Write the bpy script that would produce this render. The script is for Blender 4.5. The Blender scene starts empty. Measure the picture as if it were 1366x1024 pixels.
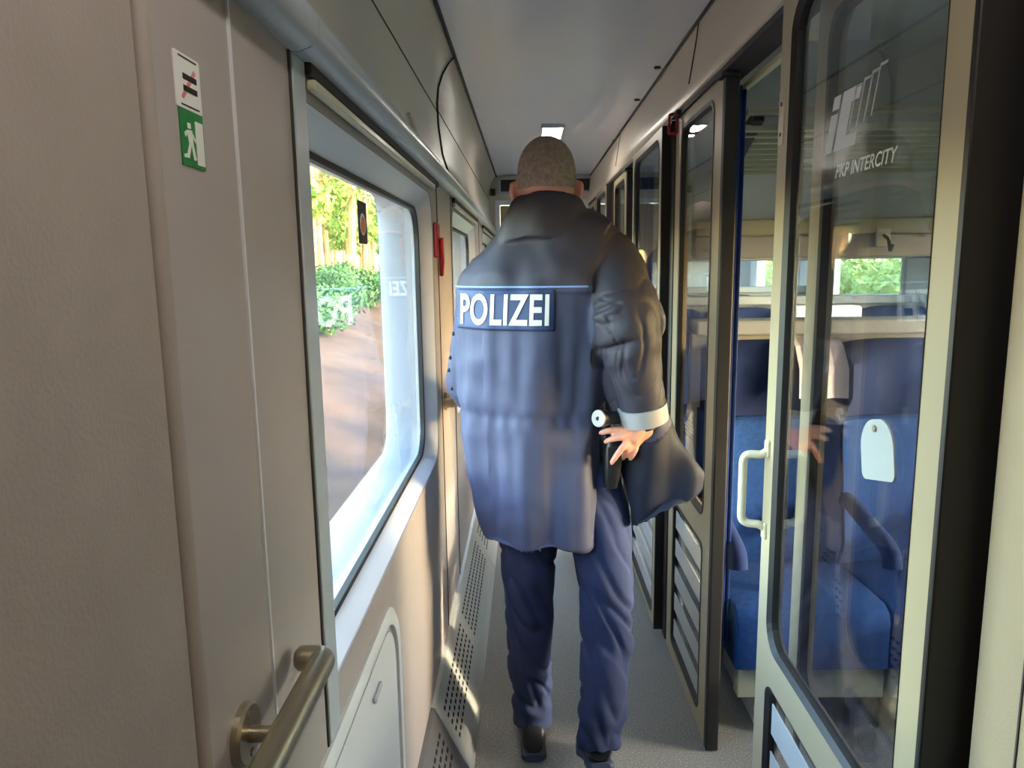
import bpy, bmesh, math, random
import numpy as np
from mathutils import Vector, Matrix, noise
from mathutils.bvhtree import BVHTree

random.seed(7)
S = bpy.context.scene
COL = S.collection
PI = math.pi
EYE = 1.47                                   # camera height above the corridor floor
FPX = 980.0                                  # focal length in pixels of a 1366 px wide frame
PITCH = math.atan((512 - 355) / FPX)
YAW = math.atan((705 - 683) / FPX)

# ------------------------------------------------------------------ helpers
_fw = Vector((-math.sin(YAW) * math.cos(PITCH), math.cos(YAW) * math.cos(PITCH), -math.sin(PITCH)))
_rt = Vector((math.cos(YAW), math.sin(YAW), 0))
_up = _rt.cross(_fw)
ROLL = math.radians(-.8)
_rt, _up = _rt * math.cos(ROLL) + _up * math.sin(ROLL), _up * math.cos(ROLL) - _rt * math.sin(ROLL)


def at(x, y, Y):
    """The point at distance Y down the corridor that the photograph shows at (x, y)."""
    d = _fw + _rt * ((x - 683) / FPX) + _up * ((512 - y) / FPX)
    return d * (Y / d.y) + Vector((0, 0, EYE))


def link(o, parent=None):
    COL.objects.link(o)
    if parent is not None:
        o.parent = parent
    return o


def tag(o, label=None, cat=None, group=None, kind=None):
    if label: o['label'] = label
    if cat: o['category'] = cat
    if group: o['group'] = group
    if kind: o['kind'] = kind
    return o


def empty(name, loc, label=None, cat=None, group=None, kind=None):
    o = bpy.data.objects.new(name, None)
    o.location = loc
    o.empty_display_size = .1
    link(o)
    return tag(o, label, cat, group, kind)


def obj(name, bm, mats, parent=None, smooth=False, origin=None):
    """One mesh object; bm is in world coordinates, parent may sit anywhere."""
    bmesh.ops.recalc_face_normals(bm, faces=bm.faces[:])
    me = bpy.data.meshes.new(name)
    bm.to_mesh(me)
    bm.free()
    return mobj(name, me, mats, parent, smooth)


def world_loc(o):
    v = Vector((0, 0, 0))
    while o is not None:
        v += o.location
        o = o.parent
    return v


def mobj(name, me, mats, parent=None, smooth=False):
    if not isinstance(mats, (list, tuple)): mats = [mats]
    for m in mats: me.materials.append(m)
    if parent is not None:
        me.transform(Matrix.Translation(-world_loc(parent)))
    if smooth:
        me.polygons.foreach_set('use_smooth', [True] * len(me.polygons))
        if smooth != 'all':
            try: me.set_sharp_from_angle(angle=math.radians(38))
            except Exception: pass
    return link(bpy.data.objects.new(name, me), parent)


def structure(name, bm, mats, smooth=False):
    return tag(obj(name, bm, mats, None, smooth), kind='structure')


def BM(): return bmesh.new()


def box(bm, x0, x1, y0, y1, z0, z1, bev=0.0, seg=2, mi=0):
    nv = set(bm.verts); nf = set(bm.faces)
    M = Matrix.Translation(((x0 + x1) / 2, (y0 + y1) / 2, (z0 + z1) / 2)) @ Matrix.Diagonal((abs(x1 - x0), abs(y1 - y0), abs(z1 - z0), 1))
    r = bmesh.ops.create_cube(bm, size=1, matrix=M)
    if bev > 0:
        es = list({e for v in r['verts'] for e in v.link_edges})
        bmesh.ops.bevel(bm, geom=es, offset=bev, segments=seg, affect='EDGES', profile=.5)
    for f in bm.faces:
        if f not in nf: f.material_index = mi
    return bm


def quad_loops(bm, loops, close=True, cap0=True, cap1=True, mi=0):
    """Skin a list of point loops."""
    vl = [[bm.verts.new(p) for p in lp] for lp in loops]
    n = len(vl[0])
    for a, b in zip(vl[:-1], vl[1:]):
        for i in range(n if close else n - 1):
            j = (i + 1) % n
            try: bm.faces.new((a[i], a[j], b[j], b[i])).material_index = mi
            except ValueError: pass
    if cap0: bm.faces.new(list(reversed(vl[0]))).material_index = mi
    if cap1: bm.faces.new(vl[-1]).material_index = mi
    return vl


def tube(bm, pts, r, n=14, caps=True, mi=0):
    """A round bar along pts, radius r (number or list)."""
    pts = [Vector(p) for p in pts]
    rs = r if isinstance(r, (list, tuple)) else [r] * len(pts)
    loops = []
    ref = None
    for i, p in enumerate(pts):
        t = (pts[min(i + 1, len(pts) - 1)] - pts[max(i - 1, 0)]).normalized()
        if ref is None:
            ref = Vector((0, 0, 1)) if abs(t.z) < .9 else Vector((1, 0, 0))
        u = (ref - t * ref.dot(t)).normalized()
        ref = u
        w = t.cross(u)
        loops.append([p + (u * math.cos(a) + w * math.sin(a)) * rs[i] for a in [2 * PI * k / n for k in range(n)]])
    quad_loops(bm, loops, True, caps, caps, mi)
    return bm


def arc_path(pts, rad, seg=6):
    """Round the corners of a polyline."""
    pts = [Vector(p) for p in pts]
    out = [pts[0]]
    for a, b, c in zip(pts[:-2], pts[1:-1], pts[2:]):
        r = min(rad, (a - b).length * .49, (c - b).length * .49)
        p, q = b + (a - b).normalized() * r, b + (c - b).normalized() * r
        for k in range(seg + 1):
            t = k / seg
            out.append((1 - t) ** 2 * p + 2 * t * (1 - t) * b + t * t * q)
    out.append(pts[-1])
    return out


def rrect(a0, a1, b0, b1, r, seg=6):
    """Rounded rectangle loop in 2-D (counter-clockwise)."""
    rs = r if isinstance(r, (list, tuple)) else [r] * 4   # corners: (a0,b0) (a1,b0) (a1,b1) (a0,b1)
    cs = [(a0 + rs[0], b0 + rs[0], PI, rs[0]), (a1 - rs[1], b0 + rs[1], 1.5 * PI, rs[1]),
          (a1 - rs[2], b1 - rs[2], 0, rs[2]), (a0 + rs[3], b1 - rs[3], .5 * PI, rs[3])]
    out = []
    for ca, cb, s, rr in cs:
        for k in range(seg + 1):
            a = s + (PI / 2) * k / seg
            out.append((ca + rr * math.cos(a), cb + rr * math.sin(a)))
    return out


def on_x(loop, x): return [Vector((x, a, b)) for a, b in loop]


def on_y(loop, y): return [Vector((a, y, b)) for a, b in loop]


def plate(bm, outer, holes, place, d0, d1, mi=0):
    """A flat plate with holes: loops in 2-D, place(loop, depth) puts them in space."""
    tb = bmesh.new()
    vs = []
    for lp in [outer] + holes:
        vv = [tb.verts.new((p[0], p[1], 0)) for p in lp]
        vs.append(vv)
        for i in range(len(vv)): tb.edges.new((vv[i], vv[(i + 1) % len(vv)]))
    bmesh.ops.triangle_fill(tb, use_beauty=True, use_dissolve=False, edges=tb.edges[:], normal=(0, 0, 1))
    tb.verts.index_update()
    flat = [(v.co.x, v.co.y) for v in tb.verts]
    A = [bm.verts.new(p) for p in place(flat, d0)]
    B = [bm.verts.new(p) for p in place(flat, d1)]
    for f in tb.faces:
        ii = [v.index for v in f.verts]
        bm.faces.new([A[i] for i in ii]).material_index = mi
        bm.faces.new([B[i] for i in reversed(ii)]).material_index = mi
    k = 0
    for lp in [outer] + holes:
        n = len(lp)
        for i in range(n):
            a, b = k + i, k + (i + 1) % n
            bm.faces.new((A[a], A[b], B[b], B[a])).material_index = mi
        k += n
    tb.free()
    return bm


def ring_frame(bm, specs, place, mi=0):
    """A closed frame skinned through [(loop, depth), ...] and back to the start."""
    L = [place(lp, d) for lp, d in specs]
    quad_loops(bm, L + [L[0]], True, False, False, mi)
    bmesh.ops.remove_doubles(bm, verts=bm.verts[:], dist=1e-6)
    return bm


def along_y(bm, prof, y0, y1, mi=0, ny=1, closed=False):
    """Extrude an (x, z) profile down the corridor."""
    loops = [[Vector((x, y0 + (y1 - y0) * k / ny, z)) for x, z in prof] for k in range(ny + 1)]
    quad_loops(bm, loops, closed, closed, closed, mi)
    return bm


def blob(bm, c, r, rot=None, sub=2, mi=0):
    nf = set(bm.faces)
    M = Matrix.Translation(c) @ (rot.to_4x4() if rot else Matrix()) @ Matrix.Diagonal((r[0], r[1], r[2], 1))
    bmesh.ops.create_icosphere(bm, subdivisions=sub, radius=1, matrix=M)
    for f in bm.faces:
        if f not in nf: f.material_index = mi
    return bm


def baked(bm, mods):
    """Mesh of bm after modifiers [(type, {prop: value}), ...]."""
    bmesh.ops.recalc_face_normals(bm, faces=bm.faces[:])
    me = bpy.data.meshes.new('work'); bm.to_mesh(me); bm.free()
    o = bpy.data.objects.new('work', me); COL.objects.link(o)
    for t, kw in mods:
        m = o.modifiers.new(t, t)
        for k, v in kw.items(): setattr(m, k, v)
    dg = bpy.context.evaluated_depsgraph_get()
    out = bpy.data.meshes.new_from_object(o.evaluated_get(dg))
    out.materials.clear()
    bpy.data.objects.remove(o); bpy.data.meshes.remove(me)
    return out


def text_mesh(body, height, shear=0.0, bold=0.0, stretch=1.0, space=1.0):
    cu = bpy.data.curves.new('word', 'FONT')
    cu.body = body; cu.size = 1; cu.shear = shear; cu.offset = bold; cu.resolution_u = 5; cu.space_character = space
    o = bpy.data.objects.new('word', cu); COL.objects.link(o)
    me = bpy.data.meshes.new_from_object(o.evaluated_get(bpy.context.evaluated_depsgraph_get()))
    bpy.data.objects.remove(o); bpy.data.curves.remove(cu)
    xs = [v.co.x for v in me.vertices]; ys = [v.co.y for v in me.vertices]
    k = height / (max(ys) - min(ys))
    for v in me.vertices:
        v.co = ((v.co.x - min(xs)) * k * stretch, (v.co.y - min(ys)) * k, 0)
    return me


def copy_tree(o, parent=None):
    c = o.copy(); COL.objects.link(c)
    if parent is not None: c.parent = parent
    for ch in [q for q in COL.objects if q.parent is o]: copy_tree(ch, c)
    return c


# ------------------------------------------------------------------ materials
MATS = {}


def nodes(name):
    m = bpy.data.materials.new(name); m.use_nodes = True
    nt = m.node_tree
    return m, nt, nt.nodes['Principled BSDF']


def srgb(r, g, b):
    f = lambda c: (c / 255 / 12.92) if c / 255 <= .04045 else ((c / 255 + .055) / 1.055) ** 2.4
    return (f(r), f(g), f(b), 1)


def mat(name, col, rough=.5, metal=0.0, bump=0.0, scale=60.0, vary=0.0, vscale=4.0, spec=.5, speck=0.0, coat=0.0, emit=None):
    m, nt, p = nodes(name)
    p.inputs['Base Color'].default_value = col
    p.inputs['Roughness'].default_value = rough
    p.inputs['Metallic'].default_value = metal
    p.inputs['Specular IOR Level'].default_value = spec
    p.inputs['Coat Weight'].default_value = coat
    tc = nt.nodes.new('ShaderNodeTexCoord')
    if vary > 0 or speck > 0:
        nz = nt.nodes.new('ShaderNodeTexNoise'); nz.inputs['Scale'].default_value = vscale; nz.inputs['Detail'].default_value = 6
        nt.links.new(tc.outputs['Object'], nz.inputs['Vector'])
        rm = nt.nodes.new('ShaderNodeMapRange')
        rm.inputs['From Min'].default_value = .3; rm.inputs['From Max'].default_value = .7
        rm.inputs['To Min'].default_value = 1 - vary; rm.inputs['To Max'].default_value = 1 + vary
        nt.links.new(nz.outputs['Fac'], rm.inputs['Value'])
        mx = nt.nodes.new('ShaderNodeVectorMath'); mx.operation = 'SCALE'
        mx.inputs[0].default_value = col[:3]
        nt.links.new(rm.outputs['Result'], mx.inputs['Scale'])
        nt.links.new(mx.outputs['Vector'], p.inputs['Base Color'])
    if bump > 0:
        n2 = nt.nodes.new('ShaderNodeTexNoise'); n2.inputs['Scale'].default_value = scale; n2.inputs['Detail'].default_value = 3
        nt.links.new(tc.outputs['Object'], n2.inputs['Vector'])
        b = nt.nodes.new('ShaderNodeBump'); b.inputs['Strength'].default_value = bump; b.inputs['Distance'].default_value = .002
        nt.links.new(n2.outputs['Fac'], b.inputs['Height'])
        nt.links.new(b.outputs['Normal'], p.inputs['Normal'])
    if emit:
        p.inputs['Emission Color'].default_value = emit[0]
        p.inputs['Emission Strength'].default_value = emit[1]
    MATS[name] = m
    return m


def glass_mat(name, tint, ior=1.5):
    """Clear pane: straight-through light plus a mirror reflection that follows Fresnel on both faces."""
    m = bpy.data.materials.new(name); m.use_nodes = True
    nt = m.node_tree; nt.nodes.clear()
    out = nt.nodes.new('ShaderNodeOutputMaterial')
    tr = nt.nodes.new('ShaderNodeBsdfTransparent'); tr.inputs['Color'].default_value = (*tint, 1)
    gl = nt.nodes.new('ShaderNodeBsdfGlossy'); gl.inputs['Roughness'].default_value = .015
    geo = nt.nodes.new('ShaderNodeNewGeometry')
    io = nt.nodes.new('ShaderNodeMapRange')
    io.inputs['To Min'].default_value = ior; io.inputs['To Max'].default_value = 1 / ior
    nt.links.new(geo.outputs['Backfacing'], io.inputs['Value'])
    fr = nt.nodes.new('ShaderNodeFresnel'); nt.links.new(io.outputs['Result'], fr.inputs['IOR'])
    mx = nt.nodes.new('ShaderNodeMixShader')
    nt.links.new(fr.outputs['Fac'], mx.inputs['Fac'])
    nt.links.new(tr.outputs['BSDF'], mx.inputs[1]); nt.links.new(gl.outputs['BSDF'], mx.inputs[2])
    nt.links.new(mx.outputs['Shader'], out.inputs['Surface'])
    MATS[name] = m
    return m


def film_mat(name, col, see=.4):
    """Thin frosted film or print on glass: partly lets light straight through."""
    m, nt, p = nodes(name)
    p.inputs['Base Color'].default_value = col
    p.inputs['Roughness'].default_value = .6
    p.inputs['Alpha'].default_value = 1 - see
    MATS[name] = m
    return m


M_wall = mat('wall_laminate', srgb(168, 159, 158), .42, bump=.12, scale=420, vary=.03, vscale=7)
M_wallrough = mat('wall_grained', srgb(160, 150, 145), .55, bump=.3, scale=260, vary=.05, vscale=14)
M_wallw = mat('white_moulding', srgb(214, 216, 222), .35, bump=.03, scale=100)
M_cove = mat('cove_panel', srgb(196, 188, 178), .3, bump=.05, scale=200, vary=.02)
M_ceil = mat('ceiling_sheet', srgb(212, 218, 230), .24, bump=.03, scale=5, vary=.02, vscale=2)
M_rail = mat('grey_valance', srgb(176, 184, 194), .3)
M_seam = mat('dark_joint', srgb(58, 54, 52), .6)
M_black = mat('black_rubber', srgb(30, 28, 28), .5, bump=.05, scale=300)
M_dark = mat('dark_frame', srgb(46, 45, 46), .4)
M_beige = mat('beige_paint', srgb(162, 150, 122), .4, bump=.08, scale=300, vary=.03)
M_beigew = mat('beige_wall', srgb(164, 148, 122), .5, bump=.15, scale=350, vary=.04, vscale=9)
M_header = mat('header_cover', srgb(212, 198, 182), .32, bump=.03, scale=160)
M_floor = None
M_heat = mat('heater_sheet', srgb(190, 190, 186), .33, metal=.25, bump=.04, scale=120)
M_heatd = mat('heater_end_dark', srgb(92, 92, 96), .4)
M_hole = mat('slot_black', srgb(16, 16, 18), .9)
M_steel = mat('brushed_steel', srgb(176, 166, 146), .33, metal=.85, bump=.05, scale=500)
M_steelw = mat('cream_enamel', srgb(200, 194, 168), .3)
M_seat = mat('seat_plush', srgb(24, 54, 104), .95, bump=.5, scale=500, vary=.22, vscale=60, spec=.15)
M_seatd = mat('seat_side', srgb(18, 34, 74), .9, bump=.3, scale=400, spec=.2)
M_cloth = mat('headrest_cloth', srgb(176, 172, 184), .9, bump=.3, scale=300)
M_clothw = mat('white_cloth', srgb(226, 228, 236), .9)
M_curt = mat('curtain_blue', srgb(34, 66, 140), .85, bump=.25, scale=300, vary=.1, vscale=20)
M_curtd = mat('curtain_navy', srgb(28, 46, 92), .85, bump=.25, scale=300, vary=.1, vscale=20)
M_grey = mat('grey_laminate', srgb(176, 180, 186), .45, vary=.03)
M_greyl = mat('pale_grey_laminate', srgb(206, 210, 216), .4)
M_band = mat('blue_grey_strip', srgb(136, 143, 152), .45)
M_rack = mat('rack_olive', srgb(150, 154, 138), .45)
M_red = mat('red_enamel', srgb(176, 26, 34), .35)
M_white = mat('white_print', srgb(228, 228, 226), .5)
M_green = mat('green_print', srgb(28, 122, 62), .5)
M_pink = mat('red_print', srgb(208, 120, 124), .5)
M_orange = mat('orange_print', srgb(226, 128, 74), .5)
M_inkb = mat('black_print', srgb(34, 32, 32), .6)
M_lamp = mat('lamp_diffuser', (1, .93, .78, 1), .5, emit=((1, .91, .80, 1), 17.0))
M_glass = glass_mat('window_glass', (.93, .95, .94), 1.32)
M_glassd = glass_mat('door_glass', (.93, .94, .95), 1.55)
M_film = film_mat('frosted_stripe', srgb(190, 194, 192), .25)
M_logo = film_mat('pale_logo_print', srgb(220, 222, 222), .2)
M_logof = film_mat('faint_logo_print', srgb(210, 212, 214), .6)
M_plate = film_mat('frosted_plate', srgb(158, 164, 164), .12)
M_slatback = mat('slat_back', srgb(70, 80, 88), .4)
# person
M_skin = mat('skin', srgb(200, 142, 122), .5, vary=.08, vscale=40, spec=.35)
M_hair = mat('cropped_hair', srgb(150, 132, 118), .9, bump=.8, scale=900, vary=.25, vscale=90, spec=.2)
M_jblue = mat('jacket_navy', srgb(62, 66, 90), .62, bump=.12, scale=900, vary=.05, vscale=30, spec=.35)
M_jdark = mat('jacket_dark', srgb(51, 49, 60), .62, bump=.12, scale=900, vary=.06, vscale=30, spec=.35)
M_jshade = mat('jacket_front_shaded', srgb(26, 29, 44), .7, bump=.12, scale=900, vary=.06, vscale=30, spec=.3)  # jacket navy darkened: the flap's shade is put into its colour
M_jedge = mat('piping_blue', srgb(120, 150, 205), .6)
M_patch = mat('patch_navy', srgb(26, 48, 88), .6, bump=.1, scale=800)
M_letter = mat('reflective_letters', srgb(206, 206, 204), .45)
M_cuff = mat('reflective_band', srgb(152, 151, 152), .4)
M_trous = mat('trouser_navy', srgb(42, 50, 80), .85, bump=.2, scale=900, vary=.06, vscale=30, spec=.2)
M_shoe = mat('shoe_black', srgb(26, 26, 32), .38, bump=.1, scale=300)
M_sole = mat('shoe_sole', srgb(52, 62, 84), .6)
M_gear = mat('gear_black', srgb(20, 20, 23), .42)
M_eye = mat('eye_white', srgb(225, 222, 215), .2)
# outdoors
M_bark = mat('pine_bark', srgb(176, 136, 92), .9, vary=.35, vscale=3)
M_needle = mat('pine_needles', srgb(120, 150, 66), .8, vary=.4, vscale=2)
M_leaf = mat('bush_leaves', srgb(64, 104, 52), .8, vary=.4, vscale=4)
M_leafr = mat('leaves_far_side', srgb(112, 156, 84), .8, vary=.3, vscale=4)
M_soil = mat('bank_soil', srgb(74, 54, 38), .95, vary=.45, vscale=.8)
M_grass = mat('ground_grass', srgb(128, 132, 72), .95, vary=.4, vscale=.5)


def floor_mat():
    m, nt, p = nodes('speckled_vinyl')
    tc = nt.nodes.new('ShaderNodeTexCoord')
    nz = nt.nodes.new('ShaderNodeTexNoise'); nz.inputs['Scale'].default_value = 220; nz.inputs['Detail'].default_value = 2
    nt.links.new(tc.outputs['Object'], nz.inputs['Vector'])
    cr = nt.nodes.new('ShaderNodeValToRGB')
    e = cr.color_ramp.elements
    e[0].position = .38; e[0].color = srgb(112, 112, 112)
    e[1].position = .62; e[1].color = srgb(136, 136, 134)
    k = cr.color_ramp.elements.new(.70); k.color = srgb(186, 184, 178)
    nt.links.new(nz.outputs['Fac'], cr.inputs['Fac'])
    nt.links.new(cr.outputs['Color'], p.inputs['Base Color'])
    p.inputs['Roughness'].default_value = .42
    p.inputs['Specular IOR Level'].default_value = .4
    return m


M_floor = floor_mat()

# ------------------------------------------------------------------ layout constants
XL, XR = -.29, .53               # corridor walls
XO = 2.50                        # outer wall on the compartment side
ZC = 2.22                        # ceiling
YB, YE = -3.2, 6.4               # corridor ends
PARTS = (.80, 2.72, 4.64, 6.52, 8.40)      # compartment partitions

# ------------------------------------------------------------------ floor and ceiling
b = BM(); box(b, -.42, XO + .1, YB, 8.6, -.06, 0); structure('floor', b, M_floor)
b = BM(); along_y(b, [(-.252, ZC), (-.1, ZC + .012), (.1, ZC + .016), (.35, ZC + .012), (.542, ZC), (.542, ZC + .06), (-.252, ZC + .06)], YB, YE, closed=True)
ceil = structure('ceiling', b, M_ceil)
b = BM(); box(b, .5425, XO + .1, YB, 8.6, ZC, ZC + .06); structure('ceiling_compartments', b, M_greyl)
for (x, y) in ((877, 90), (850, 133), (820, 187), (806, 220)):
    d = at(x, y, 1) - Vector((0, 0, EYE)); k = (ZC - EYE) / d.z
    b = BM(); tube(b, [(d.x * k, d.y * k, ZC + .012), (d.x * k, d.y * k, ZC - .004)], .013, 12)
    obj('ceiling_plug', b, M_seam, ceil)
b = BM(); box(b, -.256, -.247, YB, YE, ZC - .008, ZC + .02, .002); structure('trim_1', b, M_seam)
b = BM(); box(b, .537, .547, YB, YE, ZC - .008, ZC + .02, .002); structure('trim_2', b, M_seam)

# ceiling lamps, one lit ahead of the officer; one unseen overhead, added to brighten the corridor
for i, (yy, lb) in enumerate(((4.2, 'small lit ceiling lamp above the officer\'s head'),)):
    L = empty('ceiling_lamp', (.15, yy + .19, ZC), lb, 'lamp')
    b = BM(); plate(b, rrect(.085, .215, yy - .01, yy + .39, .012), [rrect(.095, .205, yy, yy + .38, .008)],
                    lambda lp, d: [Vector((p[0], p[1], d)) for p in lp], ZC + .02, ZC - .006)
    obj('lamp_frame', b, M_rail, L)
    b = BM(); box(b, .095, .205, yy, yy + .38, ZC - .002, ZC + .01); obj('diffuser', b, M_lamp, L)
L = empty('ceiling_lamp', (.15, .3, ZC), 'unseen ceiling lamp overhead, added for fill light nearest the camera', 'lamp')
b = BM(); plate(b, rrect(.085, .215, .1, .5, .012), [rrect(.095, .205, .11, .49, .008)], lambda lp, d: [Vector((p[0], p[1], d)) for p in lp], ZC + .02, ZC - .006)
obj('lamp_frame', b, M_rail, L)
b = BM(); box(b, .095, .205, .11, .49, ZC - .002, ZC + .01); obj('diffuser', b, M_lamp, L)

# ------------------------------------------------------------------ left wall with its windows
WINS = [(-3.0, -1.7), (-1.05, .25), (.80, 2.3), (2.92, 4.22), (4.86, 6.16)]
ZS, ZT = .87, 1.69
wall_hole = [rrect(y0 if y0 != .80 else 1.0, y1, ZS, ZT, [.07 if y0 != .80 else .004, .07, .07, .07 if y0 != .80 else .004], 7) for y0, y1 in WINS]
b = BM(); plate(b, [(YB, .2), (YE, .2), (YE, 1.765), (YB, 1.765)], wall_hole, on_x, XL - .03, XL)
structure('wall_left', b, M_wall)
b = BM(); plate(b, [(YB, -.1), (8.6, -.1), (8.6, 2.3), (YB, 2.3)], [rrect(y0 + .03, y1 - .03, ZS - .02, ZT + .03, .09, 7) for y0, y1 in WINS], on_x, XL - .14, XL - .09)
structure('wall_left_outer', b, M_wallw)
# rougher end panel beside the camera and the raised bead between the panels
b = BM(); box(b, XL, XL + .006, YB, .562, .2, 1.765, .002); structure('wall_left_panel', b, M_wallrough)
b = BM(); tube(b, [(XL + .004, .572, .2), (XL + .004, .572, 1.765)], .009, 12); structure('trim_3', b, M_wallrough, True)
for i, (yy, w, mm) in enumerate(((.757, .004, M_wallw), (.945, .006, M_seam), (2.42, .004, M_seam), (2.86, .005, M_seam), (4.52, .005, M_seam))):
    b = BM(); box(b, XL - .001, XL + .0025, yy - w / 2, yy + w / 2, .2, 1.735); structure('trim_%d' % (i + 4), b, mm)
b = BM(); box(b, XL, XL + .004, .949, 1.002, .80, 1.735, .002); structure('trim_9', b, M_rail)

for n, (y0, y1) in enumerate(WINS):
    W = empty('window_%d' % (n + 1), (XL, (y0 + y1) / 2, ZS), kind='structure')
    o0 = rrect(y0 - .018, y1 + .018, ZS - .018, ZT + .018, .085, 7)
    o1 = rrect(y0 + .001, y1 - .001, ZS + .001, ZT - .001, .07, 7)
    i1 = rrect(y0 + .05, y1 - .055, ZS + .03, ZT - .045, .085, 7)
    i2 = rrect(y0 + .06, y1 - .065, ZS + .038, ZT - .055, .085, 7)
    b = BM(); ring_frame(b, [(o0, XL - .031), (o0, XL - .0302), (o1, XL - .0302), (o1, XL - .002), (i1, XL - .04), (i1, XL - .06), (o0, XL - .06)], on_x)
    obj('window_frame', b, M_wallw, W, True)
    b = BM(); ring_frame(b, [(i1, XL - .038), (i1, XL - .034), (i2, XL - .036), (i2, XL - .048)], on_x)
    obj('seal', b, M_black, W)
    b = BM(); plate(b, rrect(y0 + .045, y1 - .05, ZS + .028, ZT - .044, .085, 7), [], on_x, XL - .046, XL - .043)
    obj('pane', b, M_glass, W)
    j0 = rrect(y0 + .045, y1 - .05, ZS + .02, ZT - .0, .085, 7)
    j1 = rrect(y0 + .065, y1 - .085, ZS + .05, ZT - .012, .085, 7)
    b = BM(); ring_frame(b, [(j0, XL - .062), (j0, XL - .15), (j1, XL - .15), (j1, XL - .125)], on_x)
    obj('outer_frame', b, M_wallw, W, True)
    b = BM(); box(b, XL + .002, XL + .016, (1.003 if y0 == .80 else y0) + .005, y1 - .02, ZT + .012, ZT + .026, .004); obj('blind_bar', b, M_steelw, W)
    b = BM(); box(b, XL + .001, XL + .012, (1.003 if y0 == .80 else y0), y1 + .1, ZT + .03, ZT + .046, .002); obj('blind_slot', b, M_seam, W)

# valance (grey rounded rail over the windows), cove above it
for i, (y0, y1) in enumerate(((YB, .953), (.956, 2.705), (2.708, 4.60), (4.603, YE))):
    b = BM()
    prof = [(XL - .01, 1.737), (XL + .012, 1.735), (XL + .028, 1.741), (XL + .037, 1.755), (XL + .038, 1.772), (XL + .03, 1.787), (XL + .014, 1.796), (XL - .01, 1.798)]
    along_y(b, prof, y0, y1, closed=True)
    structure('trim_%d' % (i + 10), b, M_rail, True)
COVE = [(XL + .006, 1.79), (XL + .004, 1.80), (-.31, 1.88), (-.322, 1.98), (-.324, 2.06), (-.318, 2.115), (-.302, 2.16), (-.28, 2.195), (-.254, 2.222)]
for i, (y0, y1) in enumerate(((YB, 2.798), (2.799, YE))):
    b = BM()
    k = .0 if i == 0 else .005
    pr = [(x + k * (1 if 0 < j < 7 else 0), z) for j, (x, z) in enumerate(COVE)]
    pr = pr + [(x - .02, z) for x, z in reversed(pr)]
    along_y(b, pr, y0, y1, closed=True)
    structure('wall_left_cove' if i == 0 else 'wall_left_cove_far', b, M_cove, True)
b = BM(); pts = [Vector((x + .004, 2.797, z)) for x, z in COVE[1:]]; tube(b, pts, .0028, 6); structure('trim_14', b, M_seam)
b = BM(); tube(b, [(-.3235 + .001, YB, 2.03), (-.3235 + .001, 2.795, 2.03)], .0022, 6); structure('trim_15', b, M_seam)
b = BM(); tube(b, [(-.3185 + .001, 2.8, 2.03), (-.3185 + .001, YE, 2.03)], .0022, 6); structure('trim_16', b, M_seam)
P = empty('wall_plate', (-.295, 2.0, 1.84), 'small square metal plate low on the cove above the window', 'plate')
b = BM(); plate(b, rrect(1.96, 2.03, 1.806, 1.862, .004), [], lambda lp, d: [Vector((-.2805 - .3 * (p[1] - 1.80) + d, p[0], p[1])) for p in lp], -.004, .003)
obj('cover', b, M_steel, P)

# lower wall: folded tip-up seat panel with a raised bead
F = empty('folding_seat', (XL, 1.23, .3), 'white folded tip-up seat panel below the nearest window', 'seat')
pl = rrect(.72, 1.47, .30, .80, [.05, .05, .12, .12], 8)
pi_ = rrect(.745, 1.443, .325, .772, [.04, .04, .11, .11], 8)
b = BM(); ring_frame(b, [(pl, XL - .002), (pl, XL + .006), (rrect(.727, 1.463, .307, .793, [.05, .05, .12, .12], 8), XL + .011), (pi_, XL + .010), (pi_, XL - .002)], on_x); obj('rim', b, M_wallw, F, True)
b = BM(); plate(b, rrect(.757, 1.43, .337, .758, [.04, .04, .1, .1], 8), [], on_x, XL - .002, XL + .006); obj('panel', b, M_wallw, F)
b = BM(); box(b, XL + .006, XL + .014, 1.20, 1.26, .70, .712, .004); obj('finger_grip', b, M_rail, F)

# ------------------------------------------------------------------ heater covers along the left skirting
def heater(y0, y1, m, lb, rows, dark=False):
    b = BM()
    pr = [(XL - .02, .0), (XL - .02, .222), (XL + .002, .222), (XL + .012, .218), (-.196, .052), (-.186, .036), (-.172, .0)]
    along_y(b, pr, y0, y1, closed=True)
    # slots lie on the sloping face
    n = Vector((.166, 0, .082)).normalized()
    for r in range(rows):
        t = .24 + .13 * r
        px, pz = XL + .012 + t * (-.196 - XL - .012), .218 + t * (.052 - .218)
        yy = y0 + .05
        while yy < y1 - .06:
            if not (.0 < (yy - y0) - (y1 - y0) * .40 < .05):
                c = Vector((px, yy + .012, pz)) + n * .0006
                u = Vector((-.082, 0, .166)).normalized() * .0045
                w = Vector((0, .0115, 0))
                vs = [b.verts.new(c + u * s1 + w * s2) for s1, s2 in ((-1, -1), (1, -1), (1, 1), (-1, 1))]
                f = b.faces.new(vs); f.material_index = 1
            yy += .034
    me = bpy.data.meshes.new('heater_cover')
    b.to_mesh(me); b.free()
    o = mobj('heater_cover', me, [m, M_hole])
    return tag(o, lb, 'heater', 'perforated heater covers along the corridor floor')


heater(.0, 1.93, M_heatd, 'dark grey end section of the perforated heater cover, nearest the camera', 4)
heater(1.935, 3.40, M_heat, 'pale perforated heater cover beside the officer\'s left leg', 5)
heater(3.405, 6.38, M_heat, 'farthest pale perforated heater cover, beyond the officer', 5)

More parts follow.
